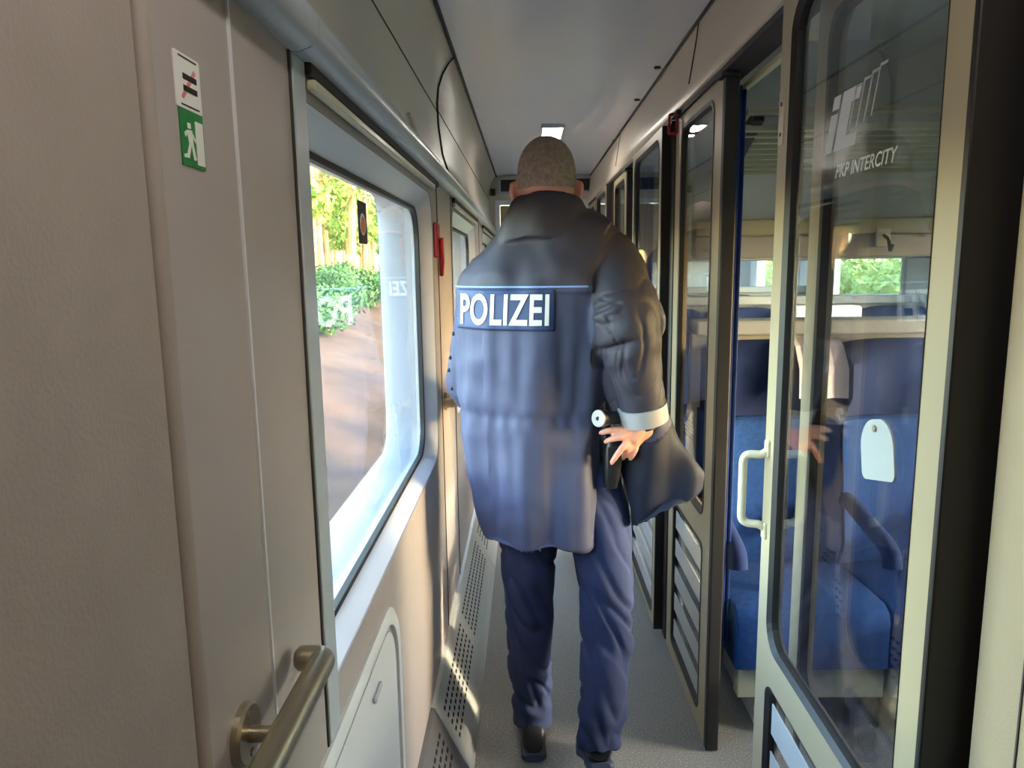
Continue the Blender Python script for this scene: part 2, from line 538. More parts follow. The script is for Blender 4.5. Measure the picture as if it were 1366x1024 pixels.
# ------------------------------------------------------------------ handrails on the left wall
def handrail(y0, y1, yf, lb):
    H = empty('handrail', (XL, (y0 + y1) / 2, 1.0), lb, 'handrail')
    z, x = 1.012, -.247
    b = BM(); tube(b, [Vector((XL + .008, y1, z)), Vector((XL + .0095, y1, z)), Vector((XL + .014, y1, z))] + arc_path([(XL + .020, y1, z), (x, y1, z), (x, y0, z), (XL + .001, y0, z)], .024, 8), [.004, .010, .0145] + [.0155] * 20, 20); obj('bar', b, M_steel, H, True)
    for yy in yf:
        b = BM()
        tube(b, [(XL, yy, z), (XL + .006, yy, z), (XL + .009, yy, z)], [.031, .031, .028], 24)
        obj('flange', b, M_steel, H, True)
        b = BM(); tube(b, [(XL + .006, yy, z), (x, yy, z)], .0085, 14); obj('stem', b, M_steel, H, True)
        for dz in (-.02, .02):
            b = BM(); tube(b, [(XL + .008, yy, z + dz), (XL + .0105, yy, z + dz)], .0045, 10); obj('screw', b, M_steel, H)
    return H


handrail(-.35, .808, (.665, -.2), 'brushed steel handrail on the grey wall in the left foreground')
handrail(2.46, 2.72, (2.50,), 'short steel handrail on the wall behind the officer\'s left hip')

# ------------------------------------------------------------------ signs on the wall and on the glass
def flat(bm, pts, place, d0, d1, mi=0): return plate(bm, pts, [], lambda lp, d: place(lp, d), d0, d1, mi)


SG = empty('warning_sticker', (XL, .656, 1.62), 'white sticker with two black bars and a red stroke', 'sign')
ws = lambda lp, d: [Vector((XL + d, p[0] + .009, 1.606 + (p[1] - 1.5985) * .80)) for p in lp]
wg_ = lambda lp, d: [Vector((XL + d, p[0] + .0085, 1.5585 + (p[1] - 1.5455) * .9)) for p in lp]
y0, y1, z0, z1 = .624, .672, 1.5985, 1.655
b = BM(); flat(b, rrect(y0, y1, z0, z1, .002, 3), ws, 0, .0012); obj('sheet', b, M_white, SG)
b = BM()
for (a0, a1, c0, c1) in ((.632, .666, 1.6505, 1.6520), (.632, .666, 1.6015, 1.603), (.638, .664, 1.629, 1.635), (.638, .664, 1.617, 1.623)):
    flat(b, [(a0, c0), (a1, c0), (a1, c1), (a0, c1)], ws, .001, .0016)
obj('bars', b, M_inkb, SG)
b = BM(); flat(b, [(.633, 1.610), (.637, 1.608), (.664, 1.640), (.660, 1.643)], ws, .001, .0014); obj('stroke', b, M_pink, SG)
SG = empty('exit_sticker', (XL, .656, 1.58), 'green emergency sticker with a white running figure and door', 'sign')
b = BM(); flat(b, rrect(.627, .672, 1.5455, 1.598, .001, 3), wg_, 0, .0012); obj('sheet', b, M_green, SG)
b = BM()
flat(b, [(.655, 1.549), (.670, 1.549), (.670, 1.590), (.655, 1.590)], wg_, .001, .0016)
for pts in ([(.640, 1.586), (.646, 1.586), (.646, 1.581), (.640, 1.581)], [(.638, 1.579), (.648, 1.580), (.649, 1.567), (.641, 1.566)],
            [(.648, 1.578), (.655, 1.572), (.654, 1.569), (.647, 1.574)], [(.641, 1.567), (.645, 1.566), (.639, 1.553), (.630, 1.553), (.630, 1.556), (.636, 1.557)],
            [(.645, 1.567), (.649, 1.567), (.653, 1.553), (.648, 1.552)], [(.633, 1.576), (.639, 1.579), (.640, 1.576), (.635, 1.572)]):
    flat(b, pts, wg_, .001, .0016)
obj('pictogram', b, M_white, SG)
SG = empty('window_sticker', (XL - .04, 1.51, 1.56), 'black square sticker with an orange spot on the window pane', 'sticker')
wg = lambda lp, d: [Vector((XL - .0428 + d, p[0], p[1])) for p in lp]
b = BM(); flat(b, rrect(1.475, 1.555, 1.519, 1.603, .004, 3), wg, 0, .0008); obj('sheet', b, M_inkb, SG)
b = BM(); flat(b, [(1.515 + .026 * math.cos(a), 1.558 + .022 * math.sin(a)) for a in [2 * PI * k / 28 for k in range(28)]], wg, .0006, .0012); obj('ring', b, M_white, SG)
b = BM(); flat(b, [(1.515 + .019 * math.cos(a), 1.557 + .0165 * math.sin(a)) for a in [2 * PI * k / 28 for k in range(28)]], wg, .001, .0016); obj('spot', b, M_orange, SG)

R = empty('emergency_brake', (XL, 2.38, 1.5), 'red emergency handle on the wall between the left windows', 'handle')
b = BM(); box(b, XL, XL + .012, 2.315, 2.40, 1.50, 1.607, .004); obj('holder', b, M_red, R)
b = BM(); tube(b, arc_path([(XL + .016, 2.365, 1.56), (XL + .018, 2.38, 1.50), (XL + .01, 2.43, 1.445)], .02), [.011] + [.009] * 7 + [.007], 10); obj('grip', b, M_red, R, True)

# ------------------------------------------------------------------ end wall
b = BM(); plate(b, [(XL - .05, 0), (XR + .1, 0), (XR + .1, ZC + .05), (XL - .05, ZC + .05)], [[(-.235, .001), (.50, .001), (.50, 1.99), (-.235, 1.99)]], on_y, YE, YE + .05)
structure('wall_end', b, M_cove)
D = empty('door_1', (.13, YE, 0), kind='structure')
b = BM(); plate(b, [(-.265, 0.001), (.525, 0.001), (.525, 2.02), (-.265, 2.02)], [[(-.225, .0015), (.49, .0015), (.49, 1.98), (-.225, 1.98)]], on_y, YE - .015, YE); obj('door_frame', b, M_wallw, D)
b = BM(); plate(b, [(-.225, .01), (.49, .01), (.49, 1.98), (-.225, 1.98)], [rrect(.0, .3, .95, 1.6, .05)], on_y, YE + .012, YE + .04); obj('door_leaf', b, M_beigew, D)
b = BM(); plate(b, rrect(.0, .3, .95, 1.6, .05), [], on_y, YE + .02, YE + .026); obj('pane', b, M_glassd, D)
b = BM(); box(b, -.20, -.18, YE - .01, YE + .014, .98, 1.1, .004); obj('door_handle', b, M_steel, D)
DP = empty('display_panel', (.16, YE, 2.1), 'long dark display above the end door, behind the officer\'s head', 'display')
b = BM(); plate(b, rrect(-.235, .555, 2.075, 2.205, .008), [rrect(-.215, .535, 2.092, 2.19, .004)], on_y, YE - .03, YE); obj('housing', b, M_grey, DP)
b = BM(); box(b, -.215, .535, YE - .02, YE - .008, 2.092, 2.19); obj('screen', b, M_dark, DP)
b = BM(); box(b, -.30, -.262, YE - .05, YE - .0, 2.06, 2.115, .004); tag(obj('sensor_box', b, M_black), 'tiny black box in the far left corner by the ceiling', 'box')
b = BM(); plate(b, [(XL - .05, 0), (XO, 0), (XO, ZC + .06), (XL - .05, ZC + .06)], [], on_y, YB - .05, YB); structure('wall_back', b, M_cove)

# ------------------------------------------------------------------ right side: header, posts, glazed panels, sliding doors
b = BM(); along_y(b, [(.545, ZC), (.538, 2.16), (.526, 2.08), (.518, 2.03), (.517, 2.01), (.522, 1.993), (.535, 1.984), (.60, 1.982), (.60, ZC)], YB, YE, closed=True)
structure('wall_right_header', b, M_header, True)
b = BM(); box(b, .523, .595, .0, YE, 1.968, 1.983); structure('trim_17', b, M_black)
for i, yy in enumerate((2.45, 4.4)):
    b = BM(); pts = [(.542, yy, 2.21), (.5365, yy, 2.16), (.5245, yy, 2.08), (.5165, yy, 2.03)]; tube(b, pts, .002, 6); structure('trim_%d' % (18 + i), b, M_seam)
b = BM(); box(b, .53, .60, YB, .823, 0, 1.982, .006); structure('wall_right', b, M_beigew)
b = BM(); box(b, .5285, .531, .740, .7425, .02, 1.97); structure('trim_20', b, M_seam)
b = BM(); box(b, .56, .60, .823, .935, 0, 1.97); structure('trim_21', b, M_black)
b = BM(); box(b, .552, .562, .826, .838, 0, 1.97); structure('trim_22', b, M_curtd)


def stripes(parent, x, y0, y1, z0, z1, n, name='frosted_stripe'):
    h = (z1 - z0) / n
    for k in range(n):
        zz = z0 + h * (k + .12)
        b = BM(); box(b, x - .001, x + .001, y0, y1, zz, zz + h * .62); obj(name, b, M_film, parent)


def glazed_panel(y0, y1, lb, xo=0.0, e0=.06, e1=.055, zl=.62, zu=.70):
    """Fixed glazed panel between corridor and compartment: frame, upper pane, striped lower pane."""
    G = empty('glazed_panel', (xo + .545, (y0 + y1) / 2, 0), lb, 'panel', None)
    up = rrect(y0 + e0, y1 - e1, zu, 1.93, .05, 5)
    lo = rrect(y0 + e0, y1 - e1, .06, zl, .03, 5)
    b = BM(); plate(b, [(y0, .005), (y1, .005), (y1, 1.966), (y0, 1.966)], [up, lo], on_x, xo + .53, xo + .562); obj('frame', b, M_beige, G)
    for lp in ((y0 + e0, y1 - e1, zu, 1.93, .05), (y0 + e0, y1 - e1, .06, zl, .03)):
        a0, a1, c0, c1, r = lp
        b = BM(); ring_frame(b, [(rrect(a0, a1, c0, c1, r, 5), xo + .528), (rrect(a0, a1, c0, c1, r, 5), xo + .545), (rrect(a0 + .014, a1 - .014, c0 + .014, c1 - .014, r, 5), xo + .545), (rrect(a0 + .012, a1 - .012, c0 + .012, c1 - .012, r, 5), xo + .529)], on_x)
        obj('seal', b, M_black, G)
    b = BM(); plate(b, rrect(y0 + e0 + .002, y1 - e1 - .002, zu + .002, 1.928, .05, 5), [], on_x, xo + .540, xo + .5435); obj('upper_pane', b, M_glassd, G)
    b = BM(); plate(b, rrect(y0 + e0 + .002, y1 - e1 - .002, .062, zl - .002, .03, 5), [], on_x, xo + .540, xo + .5435); obj('lower_pane', b, M_glassd, G)
    stripes(G, xo + .5385, y0 + e0 + .015, y1 - e1 - .015, .075, zl - .015, 5)
    return G


def post(y0, y1, lb):
    P = empty('door_post', (.555, (y0 + y1) / 2, 0), lb, 'post', 'black rubber edged door posts')
    b = BM(); box(b, .528, .566, y0, y1, .004, 1.962, .004); obj('shaft', b, M_black, P)
    b = BM(); box(b, .514, .562, y0 - .012, y1 + .02, 1.955, 1.967, .003); obj('cap', b, M_black, P)
    return P


def bow_handle(parent, y, x, side):
    """Cream bow handle on a leading stile, standing out into the corridor; z .885 - 1.075."""
    b = BM(); tube(b, arc_path([(x, y, 1.095), (x - .012, y, 1.085), (x - .047, y + .012, 1.085), (x - .047, y + .012, .938), (x - .012, y, .938), (x, y, .928)], .022, 7), .0085, 14)
    return obj('handle', b, M_steelw, parent, True)


def sliding_door(y0, y1, x, lb, full):
    D = empty('sliding_door', (x, (y0 + y1) / 2, 0), lb, 'door')
    up = rrect(y0 + .05, y1 - .055, .69, 1.935, .06, 6)
    lo = rrect(y0 + .05, y1 - .065, .05, .615, .03, 5)
    b = BM(); plate(b, [(y0, .012), (y1, .012), (y1, 1.966), (y0, 1.966)], [up, lo], on_x, x - .014, x + .014); obj('frame', b, M_beige, D)
    for a0, a1, c0, c1, r in ((y0 + .05, y1 - .055, .69, 1.935, .06), (y0 + .05, y1 - .065, .05, .615, .03)):
        b = BM(); ring_frame(b, [(rrect(a0, a1, c0, c1, r, 6), x - .0155), (rrect(a0, a1, c0, c1, r, 6), x + .0155), (rrect(a0 + .010, a1 - .010, c0 + .010, c1 - .010, r, 6), x + .006), (rrect(a0 + .010, a1 - .010, c0 + .010, c1 - .010, r, 6), x - .008)], on_x)
        obj('seal', b, M_black, D)
    b = BM(); plate(b, rrect(y0 + .052, y1 - .057, .692, 1.933, .06, 6), [], on_x, x - .002, x + .0015); obj('upper_pane', b, M_glassd, D)
    b = BM(); plate(b, rrect(y0 + .052, y1 - .067, .052, .613, .03, 5), [], on_x, x - .002, x + .0015); obj('lower_pane', b, M_glassd, D)
    stripes(D, x - .003, y0 + .064, y1 - .08, .065, .60, 5)
    b = BM(); box(b, x - .016, x + .05, y0 - .012, y0 - .0005, .012, 1.966, .003); obj('edge_rubber', b, M_black, D)
    h = bow_handle(D, y1 - .022, x - .014, 1)
    for zz in (1.098, .925):
        b = BM(); box(b, x - .021, x - .012, y1 - .032, y1 - .012, zz - .018, zz + .018, .004, 3); obj('handle_mount', b, M_steelw, D)
    return D


# leaf of the nearest compartment, slid open in front of its own fixed panel
XD = .50
N = sliding_door(.856, 1.482, XD, 'open sliding glass door with rail operator lettering, nearest on the right', True)
b = BM(); box(b, XD - .0155, XD - .0135, 1.452, 1.480, 1.69, 1.79, .001); obj('lock_strip', b, M_steel, N)
for zz in (1.71, 1.765):
    b = BM(); tube(b, [(XD - .0155, 1.466, zz), (XD - .0165, 1.466, zz)], .004, 8); obj('strip_hole', b, M_inkb, N)
# door plate, arched
pl_ = [(1.03 + (p - 1.03) * .974 + (q - 1.205) * .225, 1.203 - (p - 1.03) * .225 + (q - 1.205) * .974) for p, q in rrect(.980, 1.078, 1.163, 1.250, [.012, .012, .041, .041], 8)]
b = BM(); plate(b, pl_, [], on_x, XD - .005, XD - .002); pp = obj('door_plate', b, M_plate, N)
b = BM(); tube(b, [(XD - .005, 1.037, 1.234), (XD - .008, 1.037, 1.234)], .005, 10); obj('screw', b, M_steel, pp)


def glass_shape(bm, pts, mi=0):
    plate(bm, [(p[0], p[1]) for p in pts], [], on_x, XD - .0026, XD - .0021, mi)


# lettering faces the corridor: it reads towards smaller Y (to the right in view)
def px_on_door(x, y):
    d = at(x, y, 1) - Vector((0, 0, EYE)); k = (XD - .0024) / d.x
    return (d.y * k, EYE + d.z * k)


# slanted "iC" mark: local u runs right, v up
LO = (1.279, 1.645)            # lower left corner of the mark


def mark(u, v, sl=.34): return (LO[0] - (u + v * sl), LO[1] + v)


b = BM()
for q in ([(0, 0), (.026, 0), (.026, .058), (0, .058)], [(0, .065), (.026, .065), (.026, .085), (0, .085)]):
    glass_shape(b, [mark(*p) for p in q])
glass_shape(b, [mark(*p) for p in [(.035, 0), (.112, 0), (.112, .018), (.072, .018), (.072, .066), (.098, .066), (.098, .086), (.035, .086)]])
obj('mark', b, M_logo, N)
b = BM()
for k, (u0, w, h) in enumerate(((.078, .006, .022), (.104, .005, .028), (.128, .004, .034), (.150, .003, .04))):
    glass_shape(b, [mark(*p) for p in [(u0, .02 + .004 * k), (u0 + w, .02 + .004 * k), (u0 + w, .082 + .004 * k), (u0 + .022, .082 + .004 * k), (u0 + .022, .086 + .004 * k), (u0, .086 + .004 * k)]])
obj('mark_echo', b, M_logof, N)
me = text_mesh('PKP INTERCITY', .0205, .25, .012, .86)
wd = max(v.co.x for v in me.vertices)
for v in me.vertices:
    u, w = v.co.x / wd * .200, v.co.y
    v.co = (XD - .0026, 1.230 - u, 1.602 + w)
mobj('lettering', me, M_logo, N)

# fixed panel stile that shows through the open leaf
FS = glazed_panel(.93, 1.53, 'fixed glazed panel behind the open sliding door', .042, .06, .055, .50, .56)
CAP = post(2.045, 2.075, 'black post at the far side of the open doorway')
PN = glazed_panel(2.078, 2.70, 'glazed panel with striped lower pane right of the officer', 0, .085, .085)
post(2.72, 2.785, 'black double post where the first two compartments meet')
sliding_door(2.80, 3.55, .512, 'beige framed sliding door of the second compartment, right of the officer\'s shoulder', True)
post(3.98, 4.02, 'black post beyond the second compartment\'s blue curtain')
glazed_panel(4.02, 4.585, 'far glazed panel past the officer\'s right shoulder')
post(4.61, 4.67, 'black double post where the last two compartments meet')
sliding_door(4.70, 5.40, .512, 'farthest sliding door near the corridor end', True)
glazed_panel(5.86, 6.38, 'last glazed panel beside the end door')

RR = empty('emergency_pull', (.52, 2.65, 1.96), 'small red ring pull at the top of the striped panel', 'handle')
b = BM(); tube(b, arc_path([(.512, 2.648, 1.978), (.494, 2.645, 1.976), (.492, 2.64, 1.912), (.520, 2.64, 1.912), (.520, 2.645, 1.976), (.508, 2.648, 1.978)], .006, 4), .0048, 10); obj('ring', b, M_red, RR, True)
b = BM(); box(b, .508, .53, 2.60, 2.70, 1.968, 1.984, .003); obj('mount', b, M_black, RR)

# ------------------------------------------------------------------ outer wall with windows, partitions
OW = [(1.12, 2.36), (3.05, 4.28), (4.98, 6.18), (6.90, 8.10)]
b = BM(); plate(b, [(YB, -.1), (8.6, -.1), (8.6, 2.3), (YB, 2.3)], [rrect(y0, y1, .86, 1.66, .08) for y0, y1 in OW], on_x, XO, XO + .08)
structure('wall_right_outer', b, M_greyl)
for i, (y0, y1) in enumerate(OW):
    W = empty('window_%d' % (i + 6), (XO, (y0 + y1) / 2, .86), kind='structure')
    b = BM(); ring_frame(b, [(rrect(y0 - .03, y1 + .03, .83, 1.69, .1), XO - .002), (rrect(y0 - .03, y1 + .03, .83, 1.69, .1), XO - .015), (rrect(y0 + .01, y1 - .01, .87, 1.65, .08), XO - .015), (rrect(y0 + .02, y1 - .02, .88, 1.64, .08), XO + .04), (rrect(y0 - .0, y1 + .0, .86, 1.66, .08), XO + .04)], on_x)
    obj('window_frame', b, M_wallw, W, True)
    b = BM(); plate(b, rrect(y0, y1, .86, 1.66, .08), [], on_x, XO + .03, XO + .034); obj('pane', b, M_glass, W)
    b = BM(); box(b, XO - .022, XO - .012, y0 - .02, y1 + .02, 1.58, 1.74, .003); obj('blind', b, M_greyl, W)

for i, yp in enumerate(PARTS):
    full = i in (0, 4)
    if full:
        b = BM(); box(b, .60, XO, yp - .02, yp + .02, 0, ZC); structure('wall_partition_%d' % i, b, M_grey)
        continue
    b = BM(); box(b, .60, XO, yp - .02, yp + .02, 0, 1.22); box(b, .60, XO, yp - .02, yp + .02, 1.50, ZC); structure('wall_partition_%d' % i, b, M_grey)
    b = BM(); box(b, .60, XO, yp - .10, yp + .05, 1.215, 1.268, .008); structure('trim_%d' % (30 + 4 * i), b, M_band)
    b = BM(); box(b, .60, XO, yp - .035, yp - .018, 1.485, 1.565, .006); structure('trim_%d' % (31 + 4 * i), b, M_band)
    b = BM(); box(b, .60, XO, yp - .045, yp - .018, 1.567, 1.622, .006); structure('trim_%d' % (32 + 4 * i), b, M_rack)
    W = empty('window_%d' % (i + 10), (1.5, yp, 1.268), kind='structure')
    b = BM(); box(b, .60, XO, yp - .003, yp + .003, 1.266, 1.50); obj('pane', b, M_glass, W)
b = BM(); box(b, .605, .622, .85, 2.65, 1.945, 1.962, .003); structure('trim_60', b, M_steelw)

# ------------------------------------------------------------------ seats
def make_seat(loc, label, group):
    """Deep blue compartment seat facing -Y; local x 0..0.455, back against y = 0.62."""
    T = empty('train_seat', loc, label, 'seat', group)
    X0, Y0 = loc[0], loc[1]
    w = .455
    def P(x, y, z): return Vector((X0 + x, Y0 + y, z))
    # cushion: rounded front
    b = BM()
    prof = [(.0, .262), (.0, .40), (.012, .435), (.045, .452), (.20, .448), (.47, .425), (.50, .40), (.50, .27)]
    L = []
    for x, s in ((0.0, .985), (.008, 1.0), (.12, 1.012), (.33, 1.012), (w - .008, 1.0), (w, .985)):
        L.append([P(x, .0 + (y if s >= 1 else y + .005), .26 + (z - .26) * s) for y, z in prof])
    quad_loops(b, L, True)
    obj('cushion', b, M_seat, T, True)
    # backrest with side wings
    b = BM()
    L = []
    for k in range(11):
        t = k / 10
        x = .003 + (w - .006) * t
        wing = .045 * (abs(2 * t - 1) ** 3)
        L.append([P(x, .56, .42), P(x, .42 - wing * .6, .43), P(x, .405 - wing, .52), P(x, .43 - wing, .66), P(x, .465 - wing, .84), P(x, .47 - wing, .93), P(x, .50, .955), P(x, .60, .95), P(x, .60, .42)])
    quad_loops(b, L, True)
    obj('backrest', b, M_seat, T, True)
    b = BM()
    L = []
    for k in range(11):
        t = k / 10
        x = .012 + (w - .024) * t
        wing = .075 * (abs(2 * t - 1) ** 2.5)
        top = 1.205 - .03 * (abs(2 * t - 1) ** 4)
        L.append([P(x, .60, .94), P(x, .475 - wing * .5, .945), P(x, .46 - wing, 1.02), P(x, .468 - wing, 1.13), P(x, .495 - wing * .6, top - .02), P(x, .53, top), P(x, .60, top - .01)])
    quad_loops(b, L, True)
    obj('headrest', b, M_seatd, T, True)
    b = BM(); tube(b, arc_path([P(.012, .42, .66), P(.012, .36, .665), P(.012, .10, .615), P(.012, .06, .60), P(.012, .05, .56)], .03), .028, 10); obj('armrest', b, M_seatd, T, True)
    b = BM(); box(b, X0 + .02, X0 + w + .01, Y0 + .04, Y0 + .09, .145, .262, .004); obj('base', b, M_rack, T)
    b = BM(); box(b, X0 + .10, X0 + .16, Y0 + .08, Y0 + .5, .0, .262, .004); obj('pedestal', b, M_grey, T)
    return T


xs = [.615, 1.075, 1.535, 1.995]
s0 = make_seat((xs[0], 2.06, 0), 'blue plush seat with grey headrest cloth just inside the open doorway', 'seats in the nearest compartment')
s1 = copy_tree(s0); s1.location.x = xs[1]; s1['label'] = 'second blue seat from the open doorway, against the partition'
s2 = copy_tree(s0); s2.location.x = xs[2]; s2['label'] = 'third blue seat from the open doorway, behind the open door\'s glass'
s3 = copy_tree(s0); s3.location.x = xs[3]; s3['label'] = 'blue seat in the nearest compartment standing next to its outside window'
# cloth on the seat's headrest
b = BM()
L = []
for k in range(9):
    t = k / 8
    x = xs[0] + .29 + .16 * t
    Yb = 2.06 + .375 + .01 * math.sin(k * 1.3)
    L.append([Vector((x, Yb - .0, 1.02)), Vector((x, Yb + .01, 1.12)), Vector((x, Yb + .06, 1.19)), Vector((x, Yb + .11, 1.213)), Vector((x, Yb + .112, 1.209)), Vector((x, Yb + .065, 1.185)), Vector((x, Yb + .014, 1.118)), Vector((x, Yb + .004, 1.02))])
quad_loops(b, L, True)
obj('headrest_cover', b, M_cloth, s0)['label'] = 'grey cloth over the headrest'

gl = 'headrests seen through the glass strip over the partition'
for j, x in enumerate(xs):
    c = copy_tree(s1); c.location = (x, 3.98, 0); c['group'] = 'seats in the second compartment'
    c['label'] = ['dark blue headrest of the second compartment nearest the corridor, seen over the partition',
                  'dark blue headrest of the second compartment left of the white cloth, seen over the partition',
                  'headrest with a white cloth, seen over the partition',
                  'dark blue headrest of the second compartment nearest the outside window, right of the white cloth'][j]
    if j == 2:
        b = BM(); box(b, x + .03, x + .43, 4.36, 4.52, 1.05, 1.214, .02, 3); obj('headrest_cover', b, M_clothw, c, True)
for j, x in enumerate(xs[:3]):
    c = copy_tree(s1); c.location = (x, 5.86, 0); c['group'] = 'seats in the third compartment'
    c['label'] = ['farthest blue seat nearest the corridor', 'middle blue seat of the farthest compartment', 'farthest blue seat toward the outside window'][j]

# luggage racks with slats, brackets and a coat hook
def rack(yp, lb):
    T = empty('luggage_rack', (1.5, yp, 1.77), lb, 'rack', 'luggage racks')
    for k in range(9):
        t = k / 8
        y, z = yp - .05 - .40 * t, 1.785 + .075 * t
        b = BM(); box(b, .64, XO - .05, y - .016, y + .016, z - .009, z + .009, .003); obj('slat', b, M_rack, T)
    for x in (.66, 1.55, XO - .1):
        b = BM(); quad_loops(b, [[Vector((x + s, yp - .0195, 1.74)), Vector((x + s, yp - .0195, 1.79)), Vector((x + s, yp - .48, 1.905)), Vector((x + s, yp - .49, 1.875)), Vector((x + s, yp - .3, 1.80))] for s in (0, .03)], True)
        obj('bracket', b, M_dark, T)
        b = BM(); tube(b, [(x - .004, yp - .40, 1.87), (x - .012, yp - .40, 1.87)], .012, 10); obj('bolt', b, M_steel, T)
    b = BM(); tube(b, [(.64, yp - .485, 1.90), (XO - .05, yp - .485, 1.90)], .012, 10); obj('front_bar', b, M_steel, T)
    return T


rack(2.72, 'olive slatted luggage rack above the seats in the nearest compartment')
rack(4.64, 'olive slatted luggage rack in the second compartment')
H = empty('coat_hook', (1.26, 2.68, 1.53), 'small grey coat hook below the luggage rack', 'hook')
b = BM(); box(b, 1.235, 1.285, 2.668, 2.685, 1.52, 1.585, .004); obj('base', b, M_grey, H)
b = BM(); tube(b, arc_path([(1.26, 2.668, 1.56), (1.26, 2.63, 1.545), (1.26, 2.615, 1.50), (1.26, 2.60, 1.525)], .015), .006, 8); obj('prong', b, M_dark, H, True)

# heater under the outside window
b = BM(); box(b, 2.30, 2.44, .86, 2.0, .03, .30, .01)
for k in range(34):
    for r in range(3):
        vs = [b.verts.new(p) for p in ((2.2995, .95 + .03 * k, .10 + .05 * r), (2.2995, .97 + .03 * k, .10 + .05 * r), (2.2995, .97 + .03 * k, .115 + .05 * r), (2.2995, .95 + .03 * k, .115 + .05 * r))]
        b.faces.new(vs).material_index = 1
me = bpy.data.meshes.new('window_heater'); b.to_mesh(me); b.free()
tag(mobj('window_heater', me, [M_heat, M_hole]), 'grey slotted heater low under the compartment\'s outside window', 'heater')

# ------------------------------------------------------------------ curtains
def curtain(axis, fixed, a0, a1, z0, z1, amp, m, lb, waves=6, taper=0.0, grp=None):
    b = BM()
    n = waves * 8
    rows = 14
    front, back = [], []
    for r in range(rows + 1):
        t = r / rows
        z = z1 + (z0 - z1) * t
        fl, bl = [], []
        for k in range(n + 1):
            s = k / n
            a = a0 + (a1 - a0) * (s * (1 - taper * math.sin(PI * t)))
            f = fixed + amp * math.sin(2 * PI * waves * s + .6 * math.sin(3 * t)) * (.75 + .25 * t)
            fl.append(Vector((f, a, z)) if axis == 'y' else Vector((a, f, z)))
            bl.append(Vector((f + .003, a, z)) if axis == 'y' else Vector((a, f + .003, z)))
        front.append(fl + bl[::-1])
    quad_loops(b, front, True)
    return tag(obj('curtain', b, m, None, 'all'), lb, 'curtain', grp)


curtain('x', 2.155, .572, .615, .30, 1.955, .012, M_curt, 'bright blue curtain beside the black post of the open doorway', 3)
curtain('y', .64, .86, 1.02, .25, 1.95, .016, M_curtd, 'navy curtain behind the trailing edge of the open door', 3)
curtain('x', 3.80, .575, .64, .30, 1.955, .014, M_curt, 'blue curtain in the second compartment\'s doorway', 3)
curtain('y', 2.44, .94, 1.30, .80, 1.73, .02, M_curtd, 'unseen navy curtain added to block sun at the nearest outside window', 8)  # out of view, added to keep sunlight off the officer

# ------------------------------------------------------------------ the officer
PY = 2.07                                  # torso axis distance


def ell(c, a, bb, n=44, pw=2.3, yaw=0.0, slope=(0, 0)):
    out = []
    for k in range(n):
        t = 2 * PI * k / n
        ct, st = math.cos(t), math.sin(t)
        x = a * math.copysign(abs(ct) ** (2 / pw), ct)
        y = bb * math.copysign(abs(st) ** (2 / pw), st)
        X = x * math.cos(yaw) - y * math.sin(yaw)
        Y = x * math.sin(yaw) + y * math.cos(yaw)
        out.append(Vector((c[0] + X, c[1] + Y, c[2] + slope[0] * X + slope[1] * Y)))
    return out


def limb(bm, pts, rs, n=18, steps=5):
    """Smooth tapering limb through joints."""
    P = [Vector(p) for p in pts]
    out, rr = [], []
    for i in range(len(P) - 1):
        p0, p1, p2, p3 = P[max(i - 1, 0)], P[i], P[i + 1], P[min(i + 2, len(P) - 1)]
        for k in range(steps):
            t = k / steps
            out.append(.5 * ((2 * p1) + (p2 - p0) * t + (2 * p0 - 5 * p1 + 4 * p2 - p3) * t * t + (3 * p1 - p0 - 3 * p2 + p3) * t ** 3))
            rr.append(rs[i] + (rs[i + 1] - rs[i]) * t)
    out.append(P[-1]); rr.append(rs[-1])
    tube(bm, out, rr, n)


HC = Vector((.055, 2.06, 1.697))           # head centre


def head_bm(bm):
    tb = bmesh.new()
    bmesh.ops.create_icosphere(tb, subdivisions=5, radius=1)
    for v in tb.verts:
        d = v.co.normalized()
        x, y, z = d.x * .0785, d.y * .099, d.z * .115
        if z < 0:                                    # jaw narrows, nape stays
            k = -z / .115
            x *= 1 - .28 * k * k
            if y > 0: y *= 1 - .12 * k
            else: y *= 1 - .30 * k * k
        if d.z > .2: x *= 1 + .13 * (d.z - .2)
        if y < 0: y *= 1.03                          # occiput
        # face towards +Y
        if d.y > .3:
            g = lambda cx, cz, sx, sz: math.exp(-((x - cx) / sx) ** 2 - ((z - cz) / sz) ** 2)
            y += .026 * g(0, -.024, .011, .018) + .010 * g(0, .0, .009, .022)      # nose
            y += .007 * g(0, .026, .045, .010)                                      # brow
            y -= .011 * (g(.032, .004, .015, .010) + g(-.032, .004, .015, .010))    # sockets
            y += .006 * (g(0, -.058, .022, .006) + g(0, -.068, .020, .006)) - .004 * g(0, -.063, .024, .003)
            y += .008 * g(0, -.098, .025, .016)                                     # chin
            y += .006 * (g(.04, -.03, .018, .02) + g(-.04, -.03, .018, .02))        # cheeks
        v.co = HC + Vector((x, y, z))
    me = bpy.data.meshes.new('h'); tb.to_mesh(me); tb.free()
    bm.from_mesh(me); bpy.data.meshes.remove(me)
    for s in (-1, 1):                                # ears
        c = HC + Vector((s * .0865, .002, -.030))
        R3 = Matrix.Rotation(s * .45, 3, 'Z')
        blob(bm, c, (.0085, .019, .033), R3, 3)
        blob(bm, c + R3 @ Vector((s * .004, -.012, .006)), (.006, .008, .024), R3, 2)
        blob(bm, HC + Vector((s * .078, .012, -.035)), (.012, .014, .02), None, 2)


def finger(bm, pts, r0=.0092):
    limb(bm, pts, [r0, r0 * .98, r0 * .9, r0 * .72][:len(pts)], 10, 3)
    blob(bm, pts[-1], (r0 * .72,) * 3, None, 2)


